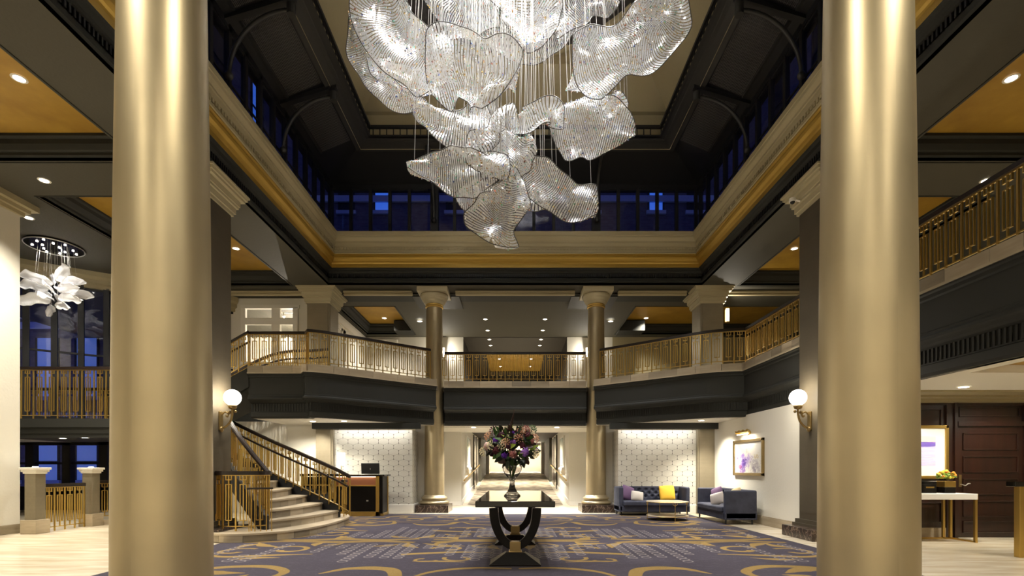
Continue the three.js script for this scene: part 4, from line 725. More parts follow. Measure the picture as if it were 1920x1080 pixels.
{
  const cush = (w, h, pos, rot, col, label, rough = 0.75) => { const m = mesh('cushion', pillowG(w, h, 0.16), phy(col, { roughness: rough, sheen: 0.6, sheenRoughness: 0.4 })); m.position.set(pos[0], pos[1], -pos[2]); m.rotation.set(...rot); tag(m, label, 'cushion', 'sofa cushions'); };
  cush(0.44, 0.44, [3.42, 0.66, 15.42], [-0.25, 0.35, -0.25], [0.16, 0.09, 0.19], 'dark purple cushion at the left end of the tufted sofa');
  cush(0.4, 0.3, [3.66, 0.58, 15.2], [-0.3, 0.15, -0.12], [0.6, 0.55, 0.5], 'small pale cushion in front of the purple cushion on the tufted sofa');
  cush(0.5, 0.46, [4.62, 0.67, 15.42], [-0.25, 0, 0.05], [0.72, 0.42, 0.03], 'bright yellow square cushion on the tufted sofa');
  cush(0.46, 0.44, [5.62, 0.66, 14.1], [-0.2, -1.3, 0.1], [0.17, 0.1, 0.2], 'purple cushion on the sofa under the painting');
  cush(0.42, 0.32, [5.4, 0.6, 13.55], [-0.3, -1.0, 0.05], [0.5, 0.46, 0.44], 'pale grey cushion on the sofa under the painting');
  cush(0.46, 0.44, [5.72, 0.68, 13.1], [-0.2, -1.5, 0], [0.7, 0.55, 0.3], 'light gold cushion peeping over the near arm of the right sofa');
  const t = thing('coffee_table', 'round two tier coffee table with pale top and thin brass legs', 'table', [4.17, 0, 13.9]), disc = (y) => lathe([[0, y - 0.012], [0.555, y - 0.012], [0.56, y - 0.006], [0.56, y + 0.006], [0.555, y + 0.012], [0, y + 0.012]], 48);
  mesh('top', disc(0.5), M.marble, t); mesh('shelf', disc(0.12), M.marble, t);
  for (let k = 0; k < 4; k++) { const a = k * Math.PI / 2 - Math.PI / 2 + 0.08, x = Math.cos(a) * 0.555, z = -Math.sin(a) * 0.555; mesh('leg', cyl(new THREE.Vector3(x, 0, z), new THREE.Vector3(x, 0.5, z), 0.008), M.brass, t); mesh('ring_ornament', new THREE.TorusGeometry(0.06, 0.007, 6, 20, Math.PI).rotateZ(Math.PI).rotateY(a + Math.PI / 2).translate(x, 0.48, z), M.brass, t); }
  for (const y of [0.5, 0.12]) mesh('rim', new THREE.TorusGeometry(0.56, 0.007, 6, 48).rotateX(Math.PI / 2).translate(0, y, 0), M.brass, t);
}

// ---------------------------------------------------------------- reception desk
{
  const t = thing('reception_desk', 'black reception desk with brass frame and lit copper band under the wallpaper', 'desk', [-4.35, 0, 14.85]);
  mesh('body', [bx(-0.98, 0.45, 0.08, 1.18, 0.06, 0.66)], M.ebony, t);
  mesh('top', rbx(-1.05, 0.52, 1.18, 1.23, -0.02, 0.74, 0.008), M.lacquer, t);
  mesh('brass_frame', [rbx(-0.98, -0.9, 0, 1.18, 0, 0.08, 0.004), rbx(0.26, 0.36, 0, 1.18, 0.0, 0.08, 0.004), rbx(-0.98, 0.36, 0.0, 0.14, 0.0, 0.08, 0.004), rbx(-0.98, 0.36, 0.885, 0.92, 0.02, 0.08, 0.004), rbx(0.42, 0.47, 0, 1.18, 0.6, 0.68, 0.004), rbx(0.34, 0.47, 0, 0.1, 0.08, 0.66, 0.004)], M.brass, t);
  mesh('copper_band', bx(-0.9, 0.26, 0.92, 1.18, 0.045, 0.06), std([0.42, 0.17, 0.09], { roughness: 0.4, metalness: 0.5 }), t);
  mesh('light_strip', bx(-0.9, 0.26, 1.155, 1.17, 0.03, 0.045), glow([1, 0.8, 0.5], 5), t);
  mesh('emblem', bx(-0.03, 0.03, 0.44, 0.48, 0.052, 0.06), M.wire, t);
  strip(-4.67, 1.15, 14.87, 1.1, 0.02, 24, [-4.67, 0.9, 14.95], WARM);
  const m = thing('computer_monitor', 'black computer monitor with its back to the lobby on the reception desk', 'monitor', [-4.31, 1.23, 15.1]);
  mesh('screen_back', rbx(-0.27, 0.27, 0.02, 0.34, -0.02, 0.02, 0.012).rotateX(0.12), M.black, m); mesh('stand', [bx(-0.1, 0.1, 0, 0.012, -0.02, 0.12), bx(-0.04, 0.04, 0, 0.16, 0.02, 0.045)], M.wire, m); mesh('emblem', bx(-0.006, 0.006, 0.14, 0.19, -0.045, -0.03), M.wire, m);
  const l = thing('desk_lamp', 'small table lamp with a two tier white shade on the reception desk', 'lamp', [-5.22, 1.23, 15.2]);
  mesh('base', [new THREE.CylinderGeometry(0.07, 0.08, 0.02, 20), new THREE.CylinderGeometry(0.012, 0.012, 0.3, 8).translate(0, 0.15, 0)], M.brass, l);
  for (const y of [0.36, 0.56]) mesh('lamp_shade', bx(-0.09, 0.09, y - 0.09, y + 0.09, -0.09, 0.09), glow([1, 0.93, 0.8], 3.2), l);
  const pl = new THREE.PointLight(new THREE.Color(1, 0.88, 0.7), 3 * LIGHT); pl.position.set(0, 0.46, 0.16); pl.name = 'lamp_light'; pl.castShadow = true; l.add(pl);
  const s = thing('side_counter', 'second dark brass edged counter behind the stair railing', 'desk', [-5.9, 0, 15.1]);
  mesh('body', bx(-0.45, 0.42, 0.06, 1.16, 0, 0.55), M.lacquer, s); mesh('top', rbx(-0.5, 0.47, 1.18, 1.25, -0.04, 0.6, 0.008), M.lacquer, s); mesh('brass_frame', [bx(-0.46, -0.4, 0, 1.18, -0.03, 0), bx(0.36, 0.43, 0, 1.18, -0.03, 0), bx(-0.46, 0.43, 0, 0.1, -0.03, 0), bx(-0.46, 0.43, 0.9, 0.93, -0.03, 0)], M.brass, s);
}

// ---------------------------------------------------------------- centre table, vase and flowers
{
  const t = thing('center_table', 'long black lacquered table on two U shaped pedestals with brass blocks', 'table', [0, 0, 7.2]);
  mesh('top', [rbx(-0.555, 0.555, 0.866, 0.95, -0.18, 3.25, 0.012, 3)], M.lacquer, t);
  for (const [z0, z1] of [[0.0, 0.46], [1.99, 2.45]]) {
    const zc = (z0 + z1) / 2;
    const foot = new THREE.CylinderGeometry(0.2, 0.52, 0.15, 4, 1).rotateY(Math.PI / 4).scale(1, 1, 0.62).translate(0, 0.105, -zc);
    mesh('foot', [toCreasedNormals(foot, 0.3), bx(-0.367, 0.367, 0.012, 0.035, z0, z1)], M.ebony, t);
    const s = new THREE.Shape(), R = (y) => 0; const out = [], inn = [];
    for (let i = 0; i <= 20; i++) { const a = Math.PI + i / 20 * Math.PI; out.push(new THREE.Vector2(Math.cos(a) * 0.375, 0.82 + Math.sin(a) * 0.6)); inn.unshift(new THREE.Vector2(Math.cos(a) * 0.255, 0.82 + Math.sin(a) * 0.5)); }
    s.setFromPoints([...out, ...inn]);
    mesh('u_leg', toCreasedNormals(new THREE.ExtrudeGeometry(s, { depth: 0.1, bevelEnabled: true, bevelSize: 0.006, bevelThickness: 0.006, bevelSegments: 1 }).translate(0, 0, -zc - 0.05), 0.5), M.ebony, t);
    mesh('brass_block', [rbx(-0.08, 0.08, 0.205, 0.34, zc - 0.075, zc + 0.075, 0.006), rbx(-0.095, 0.095, 0.185, 0.205, zc - 0.085, zc + 0.085, 0.003), ...[-0.045, -0.022, 0, 0.022, 0.045].map((x) => bx(x - 0.004, x + 0.004, 0.225, 0.32, zc - 0.079, zc - 0.07))], M.agedBrass, t);
  }
  const v = thing('glass_vase', 'clear glass footed vase on the black center table', 'vase', [-0.05, 0.95, 8.4]);
  mesh('glass_body', lathe([[0, 0.0], [0.135, 0.0], [0.14, 0.012], [0.12, 0.03], [0.085, 0.07], [0.055, 0.13], [0.042, 0.2], [0.04, 0.25], [0.055, 0.27], [0.05, 0.285], [0.09, 0.32], [0.13, 0.37], [0.155, 0.43], [0.165, 0.5], [0.158, 0.5], [0.148, 0.43], [0.122, 0.375], [0.08, 0.33], [0.03, 0.3], [0, 0.298]], 40), M.crystalGlass, v);
  mesh('cut_ring', new THREE.TorusGeometry(0.052, 0.008, 8, 30).rotateX(Math.PI / 2).translate(0, 0.272, 0), M.crystalGlass, v);
  const f = thing('flower_bouquet', 'large bouquet of purple, plum and pink flowers with dark leaves in the glass vase', 'bouquet', [-0.05, 0.95, 8.4]);
  const stemM = std('#4f6a2a', { roughness: 0.6 }), leafG = (() => { const s = new THREE.Shape(); s.moveTo(0, 0); s.bezierCurveTo(0.05, 0.03, 0.045, 0.1, 0, 0.15); s.bezierCurveTo(-0.045, 0.1, -0.05, 0.03, 0, 0); const g = new THREE.ShapeGeometry(s, 6), p = g.attributes.position; for (let i = 0; i < p.count; i++) p.setZ(i, 0.4 * p.getX(i) * p.getX(i) / 0.05 - 1.2 * p.getY(i) * p.getY(i)); g.computeVertexNormals(); return g; })();
  const stems = []; for (let i = 0; i < 34; i++) { const a = rr(0, 6.28), r = rr(0.02, 0.1); stems.push(cyl(new THREE.Vector3(Math.cos(a) * 0.02, 0.31, Math.sin(a) * 0.02), new THREE.Vector3(Math.cos(a + 0.4) * r, 0.53, Math.sin(a + 0.4) * r), 0.004, 0.004, 5)); mesh('stem', stems.pop(), stemM, f); }
  const rose = (R) => { const gs = []; for (let k = 0; k < 16; k++) { const a = k * 2.4, q = k / 16, r = R * (0.12 + 0.7 * q); const s = new THREE.SphereGeometry(R * 0.5, 7, 5, 0, Math.PI * 1.1, 0.3, 1.4).scale(1, 1.1, 0.5).rotateY(-a).translate(Math.cos(a) * r * 0.7, R * (0.25 - 0.5 * q * q), Math.sin(a) * r * 0.7); gs.push(s); } gs.push(new THREE.IcosahedronGeometry(R * 0.55, 1)); return join(gs); };
  const spray = () => { const gs = []; for (let k = 0; k < 22; k++) { const a = k * 2.39, e = Math.acos(1 - k / 22), l = 0.075; const q = new THREE.Vector3(Math.sin(e) * Math.cos(a), Math.cos(e), Math.sin(e) * Math.sin(a)); gs.push(cyl(new THREE.Vector3(), q.clone().multiplyScalar(l), 0.002, 0.002, 3), new THREE.OctahedronGeometry(0.014, 0).translate(q.x * l, q.y * l, q.z * l)); } return join(gs); };
  const roseG = rose(0.075), sprayG = spray();
  const mats = { violet: std('#5c1fa0', { roughness: 0.7 }), lilac: std('#a56fd0', { roughness: 0.7 }), plum: std('#4a1d35', { roughness: 0.75 }), dusty: std('#9a5a58', { roughness: 0.75 }), blush: std('#e3c4c0', { roughness: 0.75 }), wine: std('#5c2330', { roughness: 0.75 }), peach: std('#d3a384', { roughness: 0.7 }), green: std('#3f5f2a', { roughness: 0.55 }), dark: std('#1f2c1a', { roughness: 0.5 }), lime: std('#8fa33c', { roughness: 0.6 }), cream: std('#e8dcb8', { roughness: 0.7 }), bronze: std('#3a2118', { roughness: 0.6 }) };
  // picked from the arrangement: x right, y up, towards the viewer
  const C = new THREE.Vector3(0, 0.78, 0);
  const put = (name, g, m, x, y, z, s = 1) => { const o = mesh(name, g, m, f); o.position.set(x, y, z); const n = new THREE.Vector3(x, y, z).sub(C).normalize(); o.quaternion.setFromUnitVectors(new THREE.Vector3(0, 1, 0), n); o.rotateY(rnd() * 6); o.scale.setScalar(s); return o; };
  for (const [x, y, z, k, s] of [[-0.12, 0.66, 0.33, 'violet', 0.85], [0.02, 0.68, 0.36, 'dusty', 1.1], [0.2, 0.72, 0.32, 'lilac', 1.15], [-0.27, 0.9, 0.2, 'violet', 0.9], [-0.18, 0.98, 0.18, 'plum', 1.1], [0.02, 0.88, 0.3, 'lilac', 0.7], [-0.25, 0.74, 0.26, 'wine', 1.1], [-0.4, 0.82, 0.12, 'blush', 1.1], [0.0, 1.04, 0.12, 'violet', 0.6], [0.12, 0.96, 0.22, 'plum', 1.0], [0.24, 1.0, 0.14, 'wine', 1.0], [-0.06, 0.8, 0.34, 'plum', 0.9], [0.16, 0.83, 0.3, 'wine', 0.9], [0.4, 0.76, 0.1, 'violet', 0.6], [-0.34, 0.72, -0.1, 'plum', 1], [0.3, 0.84, -0.1, 'dusty', 1], [0, 0.9, -0.3, 'lilac', 1.1], [-0.2, 0.85, -0.25, 'wine', 1], [0.22, 0.95, -0.2, 'violet', 1], [0.1, 1.05, -0.05, 'plum', 1], [-0.1, 1.06, 0.0, 'wine', 1], [0.32, 0.9, 0.15, 'dusty', 0.7], [-0.14, 0.72, -0.32, 'dusty', 1]]) put('flower', roseG, mats[k], x, y, z, s);
  for (const [x, y, z, k] of [[0.14, 1.04, 0.2, 'peach'], [0.22, 1.08, 0.1, 'dusty'], [0.1, 0.93, 0.28, 'peach'], [-0.38, 0.98, 0.05, 'peach'], [-0.16, 0.82, 0.3, 'cream'], [-0.1, 0.86, 0.32, 'peach'], [0.36, 0.94, 0.14, 'peach'], [-0.33, 0.83, 0.2, 'cream'], [0.3, 1.02, 0.0, 'cream'], [0.36, 0.7, 0.2, 'cream'], [-0.46, 0.73, 0.1, 'cream'], [0.33, 1.1, -0.04, 'green'], [-0.3, 1.08, 0, 'plum']]) put('berry_spray', sprayG, mats[k], x, y, z, 1);
  for (let i = 0; i < 150; i++) { const a = rr(0, 6.28), e = rr(-0.55, 1.2), r = rr(0.3, 0.43), x = Math.cos(a) * Math.cos(e) * r * 1.02, z = Math.sin(a) * Math.cos(e) * r * 0.9, y = 0.8 + Math.sin(e) * r * 0.75; const o = put('leaf', leafG, mats[['dark', 'green', 'green', 'bronze', 'lime', 'dark'][i % 6]], x * 0.85, y, z * 0.85, rr(0.7, 1.25)); o.rotateX(rr(-0.9, 0.9)); o.rotateZ(rr(-0.6, 0.6)); }
  for (let i = 0; i < 110; i++) { const a = rr(0, 6.28), r = rr(0.03, 0.26), o = put('leaf', leafG, mats[['dark', 'bronze', 'dark', 'green'][i % 4]], Math.cos(a) * r, rr(0.56, 0.95), Math.sin(a) * r, rr(0.8, 1.4)); o.rotateX(rr(-1.2, 1.2)); o.rotateZ(rr(-0.8, 0.8)); }
  mesh('flower_spike', [cyl(new THREE.Vector3(-0.03, 1.0, 0.05), new THREE.Vector3(0.04, 1.42, 0.05), 0.006, 0.003, 5), ...Array.from({ length: 44 }, (_, i) => { const q = i / 44; return new THREE.OctahedronGeometry(0.018 - 0.01 * q, 0).translate(-0.03 + 0.07 * q + 0.025 * Math.cos(i * 2.4) * (1 - q), 1.12 + 0.3 * q, 0.05 + 0.02 * Math.sin(i * 2.4) * (1 - q)); })], mats.bronze, f);
}

// ---------------------------------------------------------------- globe sconces on the dark pillars, wall sconces upstairs
for (const s of [-1, 1]) {
  const t = thing('globe_sconce', `white glass globe sconce with scrolled brass arm on the ${s < 0 ? 'left' : 'right'} dark pillar`, 'wall lamp', [s * 5.98, 2.3, 10.25], 0), X = (a) => -s * a;
  mesh('back_plate', [rbx(-0.025, 0.025, -0.12, 0.26, -0.06, 0.06, 0.015).translate(X(0.02), 0, 0), new THREE.SphereGeometry(0.06, 12, 8).scale(0.6, 1, 1).translate(X(0.04), -0.1, 0)], M.agedBrass, t);
  mesh('arm', [tube([[0.03, -0.08], [0.12, -0.05], [0.22, 0.06], [0.26, 0.22], [0.26, 0.33]].map(([a, y]) => new THREE.Vector3(X(a), y, 0)), 0.022, 24, 8), tube([[0.05, 0.2], [0.12, 0.25], [0.18, 0.2], [0.16, 0.15], [0.13, 0.18]].map(([a, y]) => new THREE.Vector3(X(a), y, 0)), 0.016, 20, 6), new THREE.SphereGeometry(0.035, 10, 8).translate(X(0.2), 0.24, 0), new THREE.SphereGeometry(0.03, 10, 8).translate(X(0.32), 0.26, 0)], M.agedBrass, t);
  mesh('globe_holder', lathe([[0.02, 0.3], [0.07, 0.32], [0.085, 0.36], [0.08, 0.385], [0.05, 0.39]], 20).translate(X(0.26), 0, 0), M.agedBrass, t);
  mesh('lamp_globe', new THREE.SphereGeometry(0.165, 28, 20).translate(X(0.26), 0.54, 0), glow([1, 0.95, 0.86], 3.0), t);
  const pl = new THREE.PointLight(new THREE.Color(1, 0.9, 0.72), 26 * LIGHT); pl.position.set(X(0.26), 0.54, 0); pl.shadow.radius = 8; pl.castShadow = true; pl.name = 'lamp_light'; t.add(pl);
}
for (const [x, d, l] of [[-3.15, 22.3, 'lit wall sconce left of the upper hall'], [3.15, 22.3, 'lit wall sconce right of the upper hall'], [7.05, 16.9, 'upright lit glass sconce beside the back right pillar']]) {
  const t = thing('wall_sconce', l, 'wall lamp', [x, 6.5, d]);
  mesh('back_plate', bx(-0.05, 0.05, -0.2, 0.2, 0, 0.04), M.brass, t); mesh('lamp_glass', new THREE.CylinderGeometry(0.055, 0.055, 0.42, 16).translate(0, 0, 0.07), glow([1, 0.95, 0.86], 5), t); mesh('cap', [new THREE.CylinderGeometry(0.065, 0.065, 0.03, 16).translate(0, 0.22, 0.07), new THREE.CylinderGeometry(0.065, 0.065, 0.03, 16).translate(0, -0.22, 0.07)], M.brass, t);
  const pl = new THREE.PointLight(new THREE.Color(1, 0.92, 0.78), 14 * LIGHT); pl.position.set(0, 0, 0.16); pl.castShadow = true; pl.name = 'lamp_light'; t.add(pl);
}

// ---------------------------------------------------------------- posts and gate on the left
{
  for (const [x, d, l] of [[-10.42, 11.0, 'bronze post with white cap against the left wall'], [-10.42, 12.45, 'bronze post with white cap between the gate and the railing']]) {
    const t = thing('stair_post', l, 'post', [x, 0, d]);
    mesh('shaft', rbx(-0.12, 0.12, 0.28, 1.3, -0.12, 0.12, 0.008), M.bronze, t); mesh('foot', rbx(-0.17, 0.17, 0, 0.3, -0.17, 0.17, 0.01), M.stone[3], t);
    mesh('cap', [rbx(-0.14, 0.14, 1.29, 1.33, -0.14, 0.14, 0.006), rbx(-0.165, 0.165, 1.33, 1.38, -0.165, 0.165, 0.008), rbx(-0.19, 0.19, 1.38, 1.43, -0.19, 0.19, 0.01)], M.white, t);
    mesh('lamp_uplight', new THREE.CylinderGeometry(0.05, 0.05, 0.02, 12).translate(0, 1.44, 0), M.lens, t);
  }
  railing([[-10.42, 11.2, 0.0], [-10.42, 12.25, 0.0]], 'brass railing section between the two white capped posts', { h: 1.02, pitch: 0.14 });
  railing([[-10.4, 12.65, 0.12], [-9.9, 13.7, 0.12], [-9.0, 14.6, 0.12]], 'brass railing section right of the white capped posts', { h: 0.95, pitch: 0.13 });
  const k = thing('stone_kerb', 'pale stone kerb under the railing right of the posts', 'kerb'); mesh('stone', bar([[-10.4, 12.65, 0], [-9.9, 13.7, 0], [-9.0, 14.6, 0]], 0.12, 0, 0.12), M.stone[3], k);
}

// ---------------------------------------------------------------- crystal chandelier
const beadG = new THREE.OctahedronGeometry(1, 0);
function petal(parent, pts, half, o = {}) {
  const curve = new THREE.CatmullRomCurve3(pts.map(([x, y, d], i) => V(x, y, d + (o.dz ?? 0) * (i / (pts.length - 1) - 0.5)))), L = curve.getLength();
  const N = new THREE.Vector3(...(o.n ?? [0, -0.35, 1])).normalize(), sd = o.seed ?? 1, tw = o.twist ?? 0.6, cup = o.cup ?? 0.25, wv = o.wave ?? 0.17;
  const [e0, e1] = o.e ?? [0.16, 0.22], env = (u) => Math.pow(Math.max(0, Math.min(1, u / e0)), 0.62) * Math.pow(Math.max(0, Math.min(1, (1 - u) / e1)), 0.62);
  const W = (u, s) => half * env(u) * (0.98 + 0.2 * Math.sin(5.5 * u + sd * 2.1 + s * 1.3) + 0.12 * Math.sin(11 * u + sd * 0.7 - s * 2.2) + 0.05 * Math.sin(23 * u + sd + s));
  const at = (u, v) => {
    u = Math.min(1, Math.max(0, u));
    const C = curve.getPoint(u), T = curve.getTangent(u), S = new THREE.Vector3().crossVectors(T, N).normalize().applyAxisAngle(T, tw * (u - 0.5) + (o.roll ?? 0)), n = new THREE.Vector3().crossVectors(S, T).normalize();
    const w = W(u, Math.sign(v) || 1) * Math.abs(v) + W(u, -(Math.sign(v) || 1)) * 0, h = cup * half * (v * v - 0.4) + wv * half * (1.3 * Math.sin(6.5 * u + 3.0 * v + sd * 1.7) + 0.9 * Math.sin(4.6 * v - 5 * u + sd) + 0.5 * Math.abs(v) * Math.sin(19 * u + 3 * v + sd)) + (o.curl ?? 0) * half * Math.pow(u, 3);
    return C.addScaledVector(S, Math.sign(v) * w).addScaledVector(n, h);
  };
  const pitch = o.pitch ?? 0.04, fill = o.fill ?? 0.7, rows = Math.max(8, Math.round(L / pitch)), nv = o.nv ?? 26, pos = [], nor = [];
  for (let k = 0; k < rows; k++) {
    const u0 = (k + 0.5 - fill / 2) / rows, u1 = (k + 0.5 + fill / 2) / rows;
    for (let j = 0; j < nv; j++) {
      const v0 = -1 + 2 * j / nv, v1 = -1 + 2 * (j + 1) / nv, a = at(u0, v0), b = at(u1, v0), c = at(u1, v1), d = at(u0, v1);
      for (const q of [a, b, c, a, c, d]) pos.push(q.x, q.y, q.z);
    }
  }
  const g = new THREE.BufferGeometry(); g.setAttribute('position', new THREE.Float32BufferAttribute(pos, 3)); g.computeVertexNormals();
  const m = mesh(o.name ?? 'crystal_petal', metric(g), o.mat ?? M.crystal, parent);
  const edge = []; for (let i = 0; i <= 30; i++) edge.push(at(i / 30, -1)); for (let i = 29; i > 0; i--) edge.push(at(i / 30, 1));
  mesh('edge_wire', tube(edge, o.edge ?? 0.009, 90, 5, true), o.edgeMat ?? M.darkWire, m);
  const nb = o.beads ?? Math.round(L * half * 900);
  if (nb) {
    const im = new THREE.InstancedMesh(beadG, M.bead, nb), mt = new THREE.Matrix4(), q = new THREE.Quaternion(), e = new THREE.Euler(), col = new THREE.Color(), glintTints = [[1, 1, 1], [1, 1, 1], [1, 1, 1], [1, 1, 1], [1, 1, 1], [0.9, 0.93, 1], [1, 0.85, 0.45], [1, 0.7, 0.3], [0.45, 0.55, 1], [0.5, 1, 0.85], [1, 0.5, 0.4]];  // bead tints paint in the coloured glints of sparkling crystal
    for (let i = 0; i < nb; i++) { const k = Math.floor(rnd() * rows), p = at((k + 0.5) / rows, rr(-0.97, 0.97)), s = i % 14 === 0 ? rr(0.018, 0.026) : rr(0.008, 0.016); e.set(rnd() * 6, rnd() * 6, rnd() * 6); mt.compose(p.add(new THREE.Vector3(rr(-0.01, 0.01), rr(-0.02, 0.01), rr(-0.01, 0.02))), q.setFromEuler(e), new THREE.Vector3(s, s, s)); im.setMatrixAt(i, mt); im.setColorAt(i, col.setRGB(...glintTints[Math.floor(rnd() * glintTints.length)])); }
    im.name = 'crystal_beads'; im.castShadow = im.receiveShadow = true; stuff(im); m.add(im);
  }
  return { mesh: m, at };
}
{
  const t = thing('crystal_chandelier', 'huge chandelier of wavy crystal mesh petals hung on thin cables over the lobby', 'chandelier');
  const P = [
    [[[-3.44, 10.84, 10.5], [-3.16, 9.9, 10.5], [-2.61, 9.29, 10.5], [-1.83, 8.9, 10.5]], 0.29, { roll: 0.3, twist: 0.9, e: [0.25, 0.3] }],
    [[[-2.67, 11.17, 10.1], [-2.46, 10.11, 10.1], [-1.87, 9.58, 10.1], [-1.23, 9.15, 10.1]], 0.56, { twist: 0.7, cup: 0.3 }],
    [[[-3.11, 10.01, 10.7], [-2.32, 9.61, 10.7], [-1.48, 9.39, 10.7]], 0.27, { roll: -0.4 }],
    [[[-1.70, 8.87, 9.6], [-1.07, 8.99, 9.6], [-0.46, 8.82, 9.6], [-0.06, 8.50, 9.6]], 0.62, { twist: -0.6, cup: 0.3, dz: -0.4, e: [0.14, 0.12] }],
    [[[-2.08, 8.69, 10.2], [-1.57, 8.42, 10.2], [-0.92, 8.26, 10.2], [-0.44, 8.26, 10.2]], 0.42, { twist: 0.8, cup: -0.3, e: [0.6, 0.12] }],
    [[[-0.69, 9.01, 10.8], [-0.47, 8.83, 10.8], [-0.47, 8.41, 10.8]], 0.23, {}],
    [[[-1.87, 11.35, 10.4], [-1.27, 10.91, 10.4], [-0.83, 10.64, 10.4], [-0.31, 10.42, 10.4]], 0.5, { twist: -0.7, cup: 0.3 }],
    [[[0.2, 11.38, 10.0], [0.25, 10.75, 10.0], [0.27, 10.23, 10.0], [0.22, 9.72, 10.0]], 0.58, { twist: 0.5, cup: 0.35 }],
    [[[0.9, 10.6, 10.8], [1.3, 11.22, 10.8], [1.75, 11.39, 10.8], [2.26, 11.51, 10.8]], 0.38, {}],
    [[[3.12, 10.86, 10.0], [2.73, 10.13, 10.0], [1.94, 9.49, 10.0], [1.09, 8.92, 10.0]], 0.58, { twist: -0.6, cup: 0.3, e: [0.2, 0.14] }],
    [[[0.62, 8.56, 10.2], [1.22, 8.44, 10.2], [1.76, 8.31, 10.2], [2.42, 8.15, 10.2]], 0.6, { twist: 0.7, cup: -0.35, e: [0.3, 0.4] }],
    [[[-0.19, 8.22, 9.9], [0.2, 8.12, 9.9], [0.67, 8.38, 9.9], [0.96, 8.06, 9.9]], 0.24, { twist: 1.9, e: [0.2, 0.2] }],
    [[[1.94, 8.96, 10.9], [2.17, 9.25, 10.9], [2.28, 9.5, 10.9]], 0.2, {}],
    [[[-0.95, 7.6, 10.0], [-0.48, 7.86, 10.0], [-0.22, 8.0, 10.0], [0.05, 7.95, 10.0]], 0.42, { twist: 0.8, cup: -0.4 }],
    [[[-0.25, 7.0, 9.7], [-0.06, 7.31, 9.7], [0.12, 7.55, 9.7], [0.27, 7.78, 9.7]], 0.38, { twist: -0.5, cup: -0.3 }],
    [[[-2.05, 7.12, 9.6], [-1.48, 7.02, 9.6], [-0.87, 7.05, 9.6], [-0.18, 7.12, 9.6]], 0.42, { twist: 0.9, cup: 0.3, e: [0.5, 0.3] }],
    [[[-0.91, 7.12, 9.45], [-0.61, 7.18, 9.45], [-0.36, 7.06, 9.45], [-0.12, 6.84, 9.45]], 0.22, { cup: -0.5 }],
    [[[-1.19, 6.86, 10.2], [-0.71, 6.9, 10.2], [-0.19, 7.02, 10.2]], 0.24, { roll: 0.6 }],
    [[[-0.02, 7.05, 9.5], [-0.12, 6.55, 9.5], [-0.26, 6.12, 9.5], [-0.44, 5.64, 9.5]], 0.48, { twist: 0.3, cup: 0.25, e: [0.55, 0.06] }],
    [[[0.07, 7.62, 10.0], [0.46, 7.16, 10.0], [0.99, 6.74, 10.0], [1.62, 6.46, 10.0]], 0.38, { twist: -0.7, cup: 0.3, e: [0.3, 0.1] }],
    [[[0.21, 7.05, 10.5], [0.43, 6.94, 10.5], [0.65, 7.1, 10.5]], 0.24, {}],
    // the part of the spiral above the frame
    [[[-2.6, 12.0, 9.2], [-1.8, 11.7, 8.6], [-0.9, 11.5, 8.4]], 0.5, {}], [[[0.6, 11.5, 8.6], [1.5, 11.8, 8.9], [2.4, 12.1, 9.6]], 0.5, {}], [[[-1.0, 12.0, 12.0], [0.2, 11.7, 12.3], [1.4, 12.0, 12.0]], 0.5, {}],
  ];
  P.forEach(([pts, half, o], i) => {
    const { at } = petal(t, pts, half, { seed: i + 1, ...o });
    for (const [u, v] of [[0.08, 0], [0.22, -0.6], [0.35, 0.5], [0.5, -0.5], [0.62, 0.7], [0.75, 0.2], [0.92, -0.2]]) {   // cables up to the recess
      const p = at(u, v), r = Math.hypot(p.x, p.z + 10.6), k = r > 2.9 ? 2.9 / r : 1;
      mesh('cable', cyl(p, new THREE.Vector3(p.x * (k * 0.9) + rr(-0.2, 0.2), r > 2.9 ? 13.74 : 13.74, -10.6 + (p.z + 10.6) * k * 0.9), 0.005, 0.005, 5), M.wire, t);
    }
  });
  mesh('ceiling_plate', new THREE.CylinderGeometry(2.95, 2.95, 0.04, 64).translate(0, 13.735, -10.6), M.vault, t);
}
// spotlights in the round recess that make the crystal shine
for (let k = 0; k < 10; k++) { const a = k / 10 * 6.283 + 0.3, x = Math.cos(a) * 2.6, d = 10.6 + Math.sin(a) * 2.6; downlight(x, 13.71, d, 430, 'small spotlight set in the round ceiling recess above the chandelier', 'spotlights of the ceiling recess', { color: [1, 0.97, 0.93], angle: 0.62, pen: 0.8, tx: -x * 0.12, td: -(d - 10.6) * 0.12 }); }

